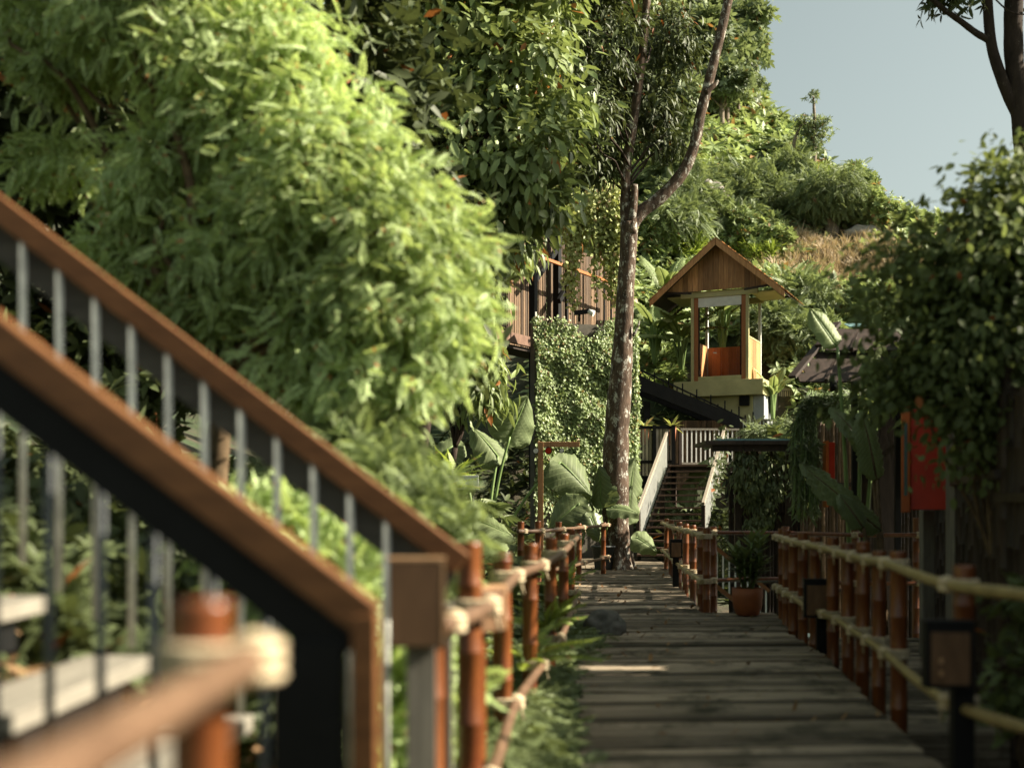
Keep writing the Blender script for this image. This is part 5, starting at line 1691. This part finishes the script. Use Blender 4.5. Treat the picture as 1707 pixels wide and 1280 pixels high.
for i, (px, Y, r, lb) in enumerate(((1238, 31.0, .9, 'dark leafy shrub added to darken the bank right of the open stairs'), (1262, 28.0, .8, 'dark shrub added to darken the bank below the canopy posts'))):  # dark shrubs added to make this sunny bank look shaded
    x = XP(px, Y)
    leafy_tree(lb, [(x, Y, .2, r, r, r * 1.1), (x + .3, Y + .3, 1.2, r * .7, r * .7, r * .6)], (x, Y, hz(x, Y)), 'l_dark', [LEAF_L], (.16, .28), 120, 10, .15, 500 + i, .04, .3, .4, name='shrub', nl=6, barkm='twig', cat='shrub', partnames=('stems', 'foliage'))
tall = shrub_proto('grass_clump', 'l_fern', [t_tuft(12, 5, .05, .8)], (.7, 1.2), .7, 305, 40, 3, .2, .6, 'grass clump')
plant_all(tall, [(rs.uniform(1080, 1470), rs.uniform(300, 470), rs.uniform(.6, 1.2)) for _ in range(26)], 'tuft of tall yellowish grass growing among the hillside shrubs', 'tall grass clumps on the hillside')
# singled-out hillside trees
def thin_tree():
    h_ = hit(1355, 300); x, Y, z0 = h_
    root = thing('slender_tree', (x, Y, z0), 'slender bare stemmed tree with a tuft on top standing above the ridge', 'tree')
    mb = MB(); top = W(1356, 162, Y)
    mb.tube(smooth_path([(x, Y, z0 - .5), (x + .1, Y, (z0 + top.z) / 2), top], 5), lerp_list([.16, .12, .05], 5), 8)
    b2 = V((x - 1.1, Y, z0)); mb.tube(smooth_path([b2, b2 + V((.1, 0, 2)), W(1338, 205, Y)], 4), lerp_list([.12, .1, .04], 4), 7)
    rng = np.random.default_rng(6)
    bl = []
    for px, py, rx, rz in ((1355, 160, 7, 9), (1352, 205, 20, 11), (1340, 218, 14, 10), (1374, 222, 14, 10), (1356, 240, 16, 12), (1330, 200, 8, 8), (1378, 204, 8, 6)):
        c = W(px, py, Y); k = Y / F; bl.append((*c, rx * k, rx * k, rz * k)); mb.tube([V((x + .05, Y, c.z - .5)), c], .04, 5)
    P, O, c = crown(bl, 90, 5, .16, .3, rng)
    fol('crown', [scatter(t_whorl(6, .4, .3, 5), P, leaf_frames(O, rng), rng.uniform(.13, .24, len(P)))], M['l_ridge'], root)
    mb.build('trunk', M['bark_pale'], root)
    h_ = hit(1385, 405); x, Y, z0 = h_
    k = Y / F
    leafy_tree('round feathery bushy tree with a thick pale trunk on the slope above the cabin', [(*W(1388, 312, Y), 55 * k, 50 * k, 34 * k), (*W(1372, 335, Y), 40 * k, 36 * k, 24 * k), (*W(1410, 332, Y), 38 * k, 34 * k, 26 * k), (*W(1352, 312, Y), 30 * k, 30 * k, 22 * k)],
               (x, Y, z0), 'l_hill_fine', [t_pinnate(10, .30, .07, .5)], (.32, .6), 420, 6, .22, 131, .33, .5, .35, nl=16, barkm='bark_pale')


thin_tree()


def banana(label, c, n, L, seed, up=.9, mat='l_banana', trunk=.8, group=None):
    rng = random.Random(seed); lv = []
    b = V(c); t = b + V((0, 0, trunk))
    root_leaves = []
    for i in range(n):
        az = i * 2.4 + rng.uniform(-.4, .4); el = rng.uniform(.35, 1.25) * up
        d = V((math.cos(az) * math.cos(el), math.sin(az) * math.cos(el) - .15, math.sin(el)))
        upv = V((-math.cos(az) * math.sin(el), -math.sin(az) * math.sin(el) - .3, math.cos(el) + .2))
        lv.append((t + d * .25 * L, d, upv, L * rng.uniform(.75, 1.1), L * .30, 'long', rng.uniform(.15, .5)))
    return big_plant('banana_plant', label, c, lv, mat, .05, 'banana plant', group)


banana('banana plant with spread leaves alone on the hillside above the cabin', tuple(hit(1247, 345)), 12, 1.5, 3, .75, 'l_banana', .5)
for i, (px, Y, L_, n_, dz, lb) in enumerate(((1085, 600, 1.6, 11, .6, 'banana plant nearest the lichen trunk on the bank left of the cabin'), (1128, 612, 1.5, 11, .5, 'banana plant close to the cabin on its left side'), (1105, 545, 1.7, 11, .7, 'taller banana plant at the back of the clump left of the cabin'), (1195, 585, 1.7, 12, .8, 'banana plant seen through the glass of the cabin'), (1275, 690, 1.0, 8, 0.2, 'young banana plant below the right side of the cabin'), (1300, 520, 1.1, 8, .4, 'small banana plant on the slope right of the cabin'))):
    h_ = hit(px, Y); h_.y -= 1.2; h_.z = max(h_.z - .3, hz(h_.x, h_.y)); banana(lb, tuple(h_), n_, L_, 20 + i, 1.0, 'l_banana', dz + .5)
for i, (px, Y, s, lb) in enumerate(((1075, 36.4, .55, 'spiky potted plant at the left end of the landing railing'), (1120, 34.9, .5, 'strappy light green plant at the top of the stair railing'))):
    rng = np.random.default_rng(400 + i); c = W(px, 712, Y)
    r_ = thing('strap_plant', c, lb, 'plant')
    n = 26; az = rng.uniform(0, 6.28, n); el = rng.uniform(-.2, 1.3, n)
    D = np.stack([np.cos(az) * np.cos(el), np.sin(az) * np.cos(el), np.sin(el)], 1); N = np.stack([-np.cos(az) * np.sin(el), -np.sin(az) * np.sin(el), np.cos(el)], 1)
    fol('leaves', [scatter(t_leaf(.16, .35), np.tile(np.array(c), (n, 1)), frames(D, N), rng.uniform(.6, 1, n) * s)], M['l_vine'], r_)
    MB().tube([c - V((0, 0, .55)), c], [.1, .14], 12).build('pot', M['terracotta'], r_)
# ferns over the planter railing and foliage on the right stair railing
rng = np.random.default_rng(9)
pf = thing('trailing_fern', W(1288, 712, 35.3), 'fern foliage trailing over the railing below the cabin', 'fern')
n = 420; P = np.array([W(rng.uniform(1245, 1335), 708 + abs(rng.normal()) * 7, 35.2 + rng.uniform(-.2, .2)) for _ in range(n)])
D = np.stack([rng.normal(size=n), -.6 + rng.normal(size=n) * .4, -.5 + rng.normal(size=n) * .6], 1)
fol('fronds', [scatter(t_pinnate(9, .22, .07, .5), P, frames(D, np.tile((.1, -.6, .7), (n, 1)) + rng.normal(size=(n, 3)) * .3), rng.uniform(.3, .55, n))], M['l_hill_fine'], pf)
cv = thing('climbing_vine', TOP + SD_S * SW + V((0, 0, 2.7)), 'leafy vine twined along the right hand railing of the open stairs', 'vine')
Ps = []
for i in range(420):
    t = rng.uniform(.45, 1.05); p = TOP - SD_D * 4.2 * (1 - t) + SD_S * (SW + .06) + V((0, 0, 2.66 * t + rng.uniform(.0, 1.1))); Ps.append(p + V(rng.normal(size=3)) * .09)
P = np.array(Ps); n = len(P)
D = np.stack([rng.normal(size=n), -.5 + rng.normal(size=n), -.4 + rng.normal(size=n) * .6], 1)
fol('foliage', [scatter(t_leaf(.5, .2), P, frames(D, np.tile((.1, -.7, .6), (n, 1)) + rng.normal(size=(n, 3)) * .4), rng.uniform(.12, .24, n))], M['l_dark'], cv)
MB().tube(smooth_path([TOP - SD_D * 2.6 + SD_S * SW + V((.05, 0, .9)), TOP - SD_D * 1.3 + SD_S * SW + V((.12, 0, 2.2)), TOP + SD_S * SW + V((.1, 0, 3.5))], 5), .02, 5).build('stem', M['twig'], cv)
# fallen leaves on the boardwalk
n = 150; yy = rng.uniform(7, 29, n); xx = left_edge(yy) + rng.random(n) * (right_edge(yy) - left_edge(yy))
cover('leaf_litter', 'scattered dead leaves lying on the boardwalk', np.stack([xx, yy, np.full(n, .012)], 1), t_leaf(.5, -.25), (.05, .11), 'l_dry', 1, .15, 12)

# ------------------------------------------------------------------ sky, sun, camera
EL = R(35); SX, SY = .97, -.01
wd = bpy.data.worlds.new('World'); scene.world = wd; wd.use_nodes = True
nt = wd.node_tree; bg = nt.nodes['Background']
sky = nt.nodes.new('ShaderNodeTexSky'); sky.sky_type = 'NISHITA'; sky.sun_disc = False
sky.sun_elevation = EL; sky.sun_rotation = math.atan2(SX, SY)
sky.air_density = 1.0; sky.dust_density = 3.0; sky.ozone_density = 1.0; sky.altitude = 0
hs = nt.nodes.new('ShaderNodeHueSaturation'); hs.inputs['Saturation'].default_value = .42; hs.inputs['Hue'].default_value = .47
nt.links.new(sky.outputs[0], hs.inputs['Color']); nt.links.new(mixc(nt, 1.0, hs.outputs[0], (.965, 1.0, .90), 'MULTIPLY'), bg.inputs['Color'])
bg.inputs['Strength'].default_value = .050
sl = bpy.data.lights.new('sun', 'SUN'); sl.energy = 5.0; sl.angle = R(.53); sl.color = (1.0, .90, .72)
so = bpy.data.objects.new('sun', sl); COL.objects.link(so)
hyp = math.hypot(SX, SY)
S = V((SX / hyp * math.cos(EL), SY / hyp * math.cos(EL), math.sin(EL)))
so.rotation_euler = S.to_track_quat('Z', 'Y').to_euler(); so.location = S * 60

cam = bpy.data.cameras.new('camera'); co = bpy.data.objects.new('camera', cam); COL.objects.link(co)
co.location = (0, 0, EYE); co.rotation_euler = (R(90), 0, 0)
cam.sensor_width = 36; cam.sensor_fit = 'HORIZONTAL'; cam.lens = F / 1707 * 36
cam.shift_y = (HY - 640) / 1707
cam.clip_start = .05; cam.clip_end = 5000
cam.dof.use_dof = True; cam.dof.focus_distance = 29; cam.dof.aperture_fstop = cam.lens / 1000 / .047
scene.camera = co
vs = scene.view_settings
scene.display_settings.display_device = 'sRGB'
vs.view_transform = 'Standard'; vs.look = 'None'; vs.gamma = 1; vs.exposure = 1.65; vs.use_curve_mapping = False
scene.render.engine = 'CYCLES'
cy = scene.cycles
cy.max_bounces = 6; cy.diffuse_bounces = 3; cy.glossy_bounces = 2; cy.transmission_bounces = 4; cy.transparent_max_bounces = 8
cy.caustics_reflective = False; cy.caustics_refractive = False
cy.use_denoising = True
cy.sample_clamp_indirect = 4
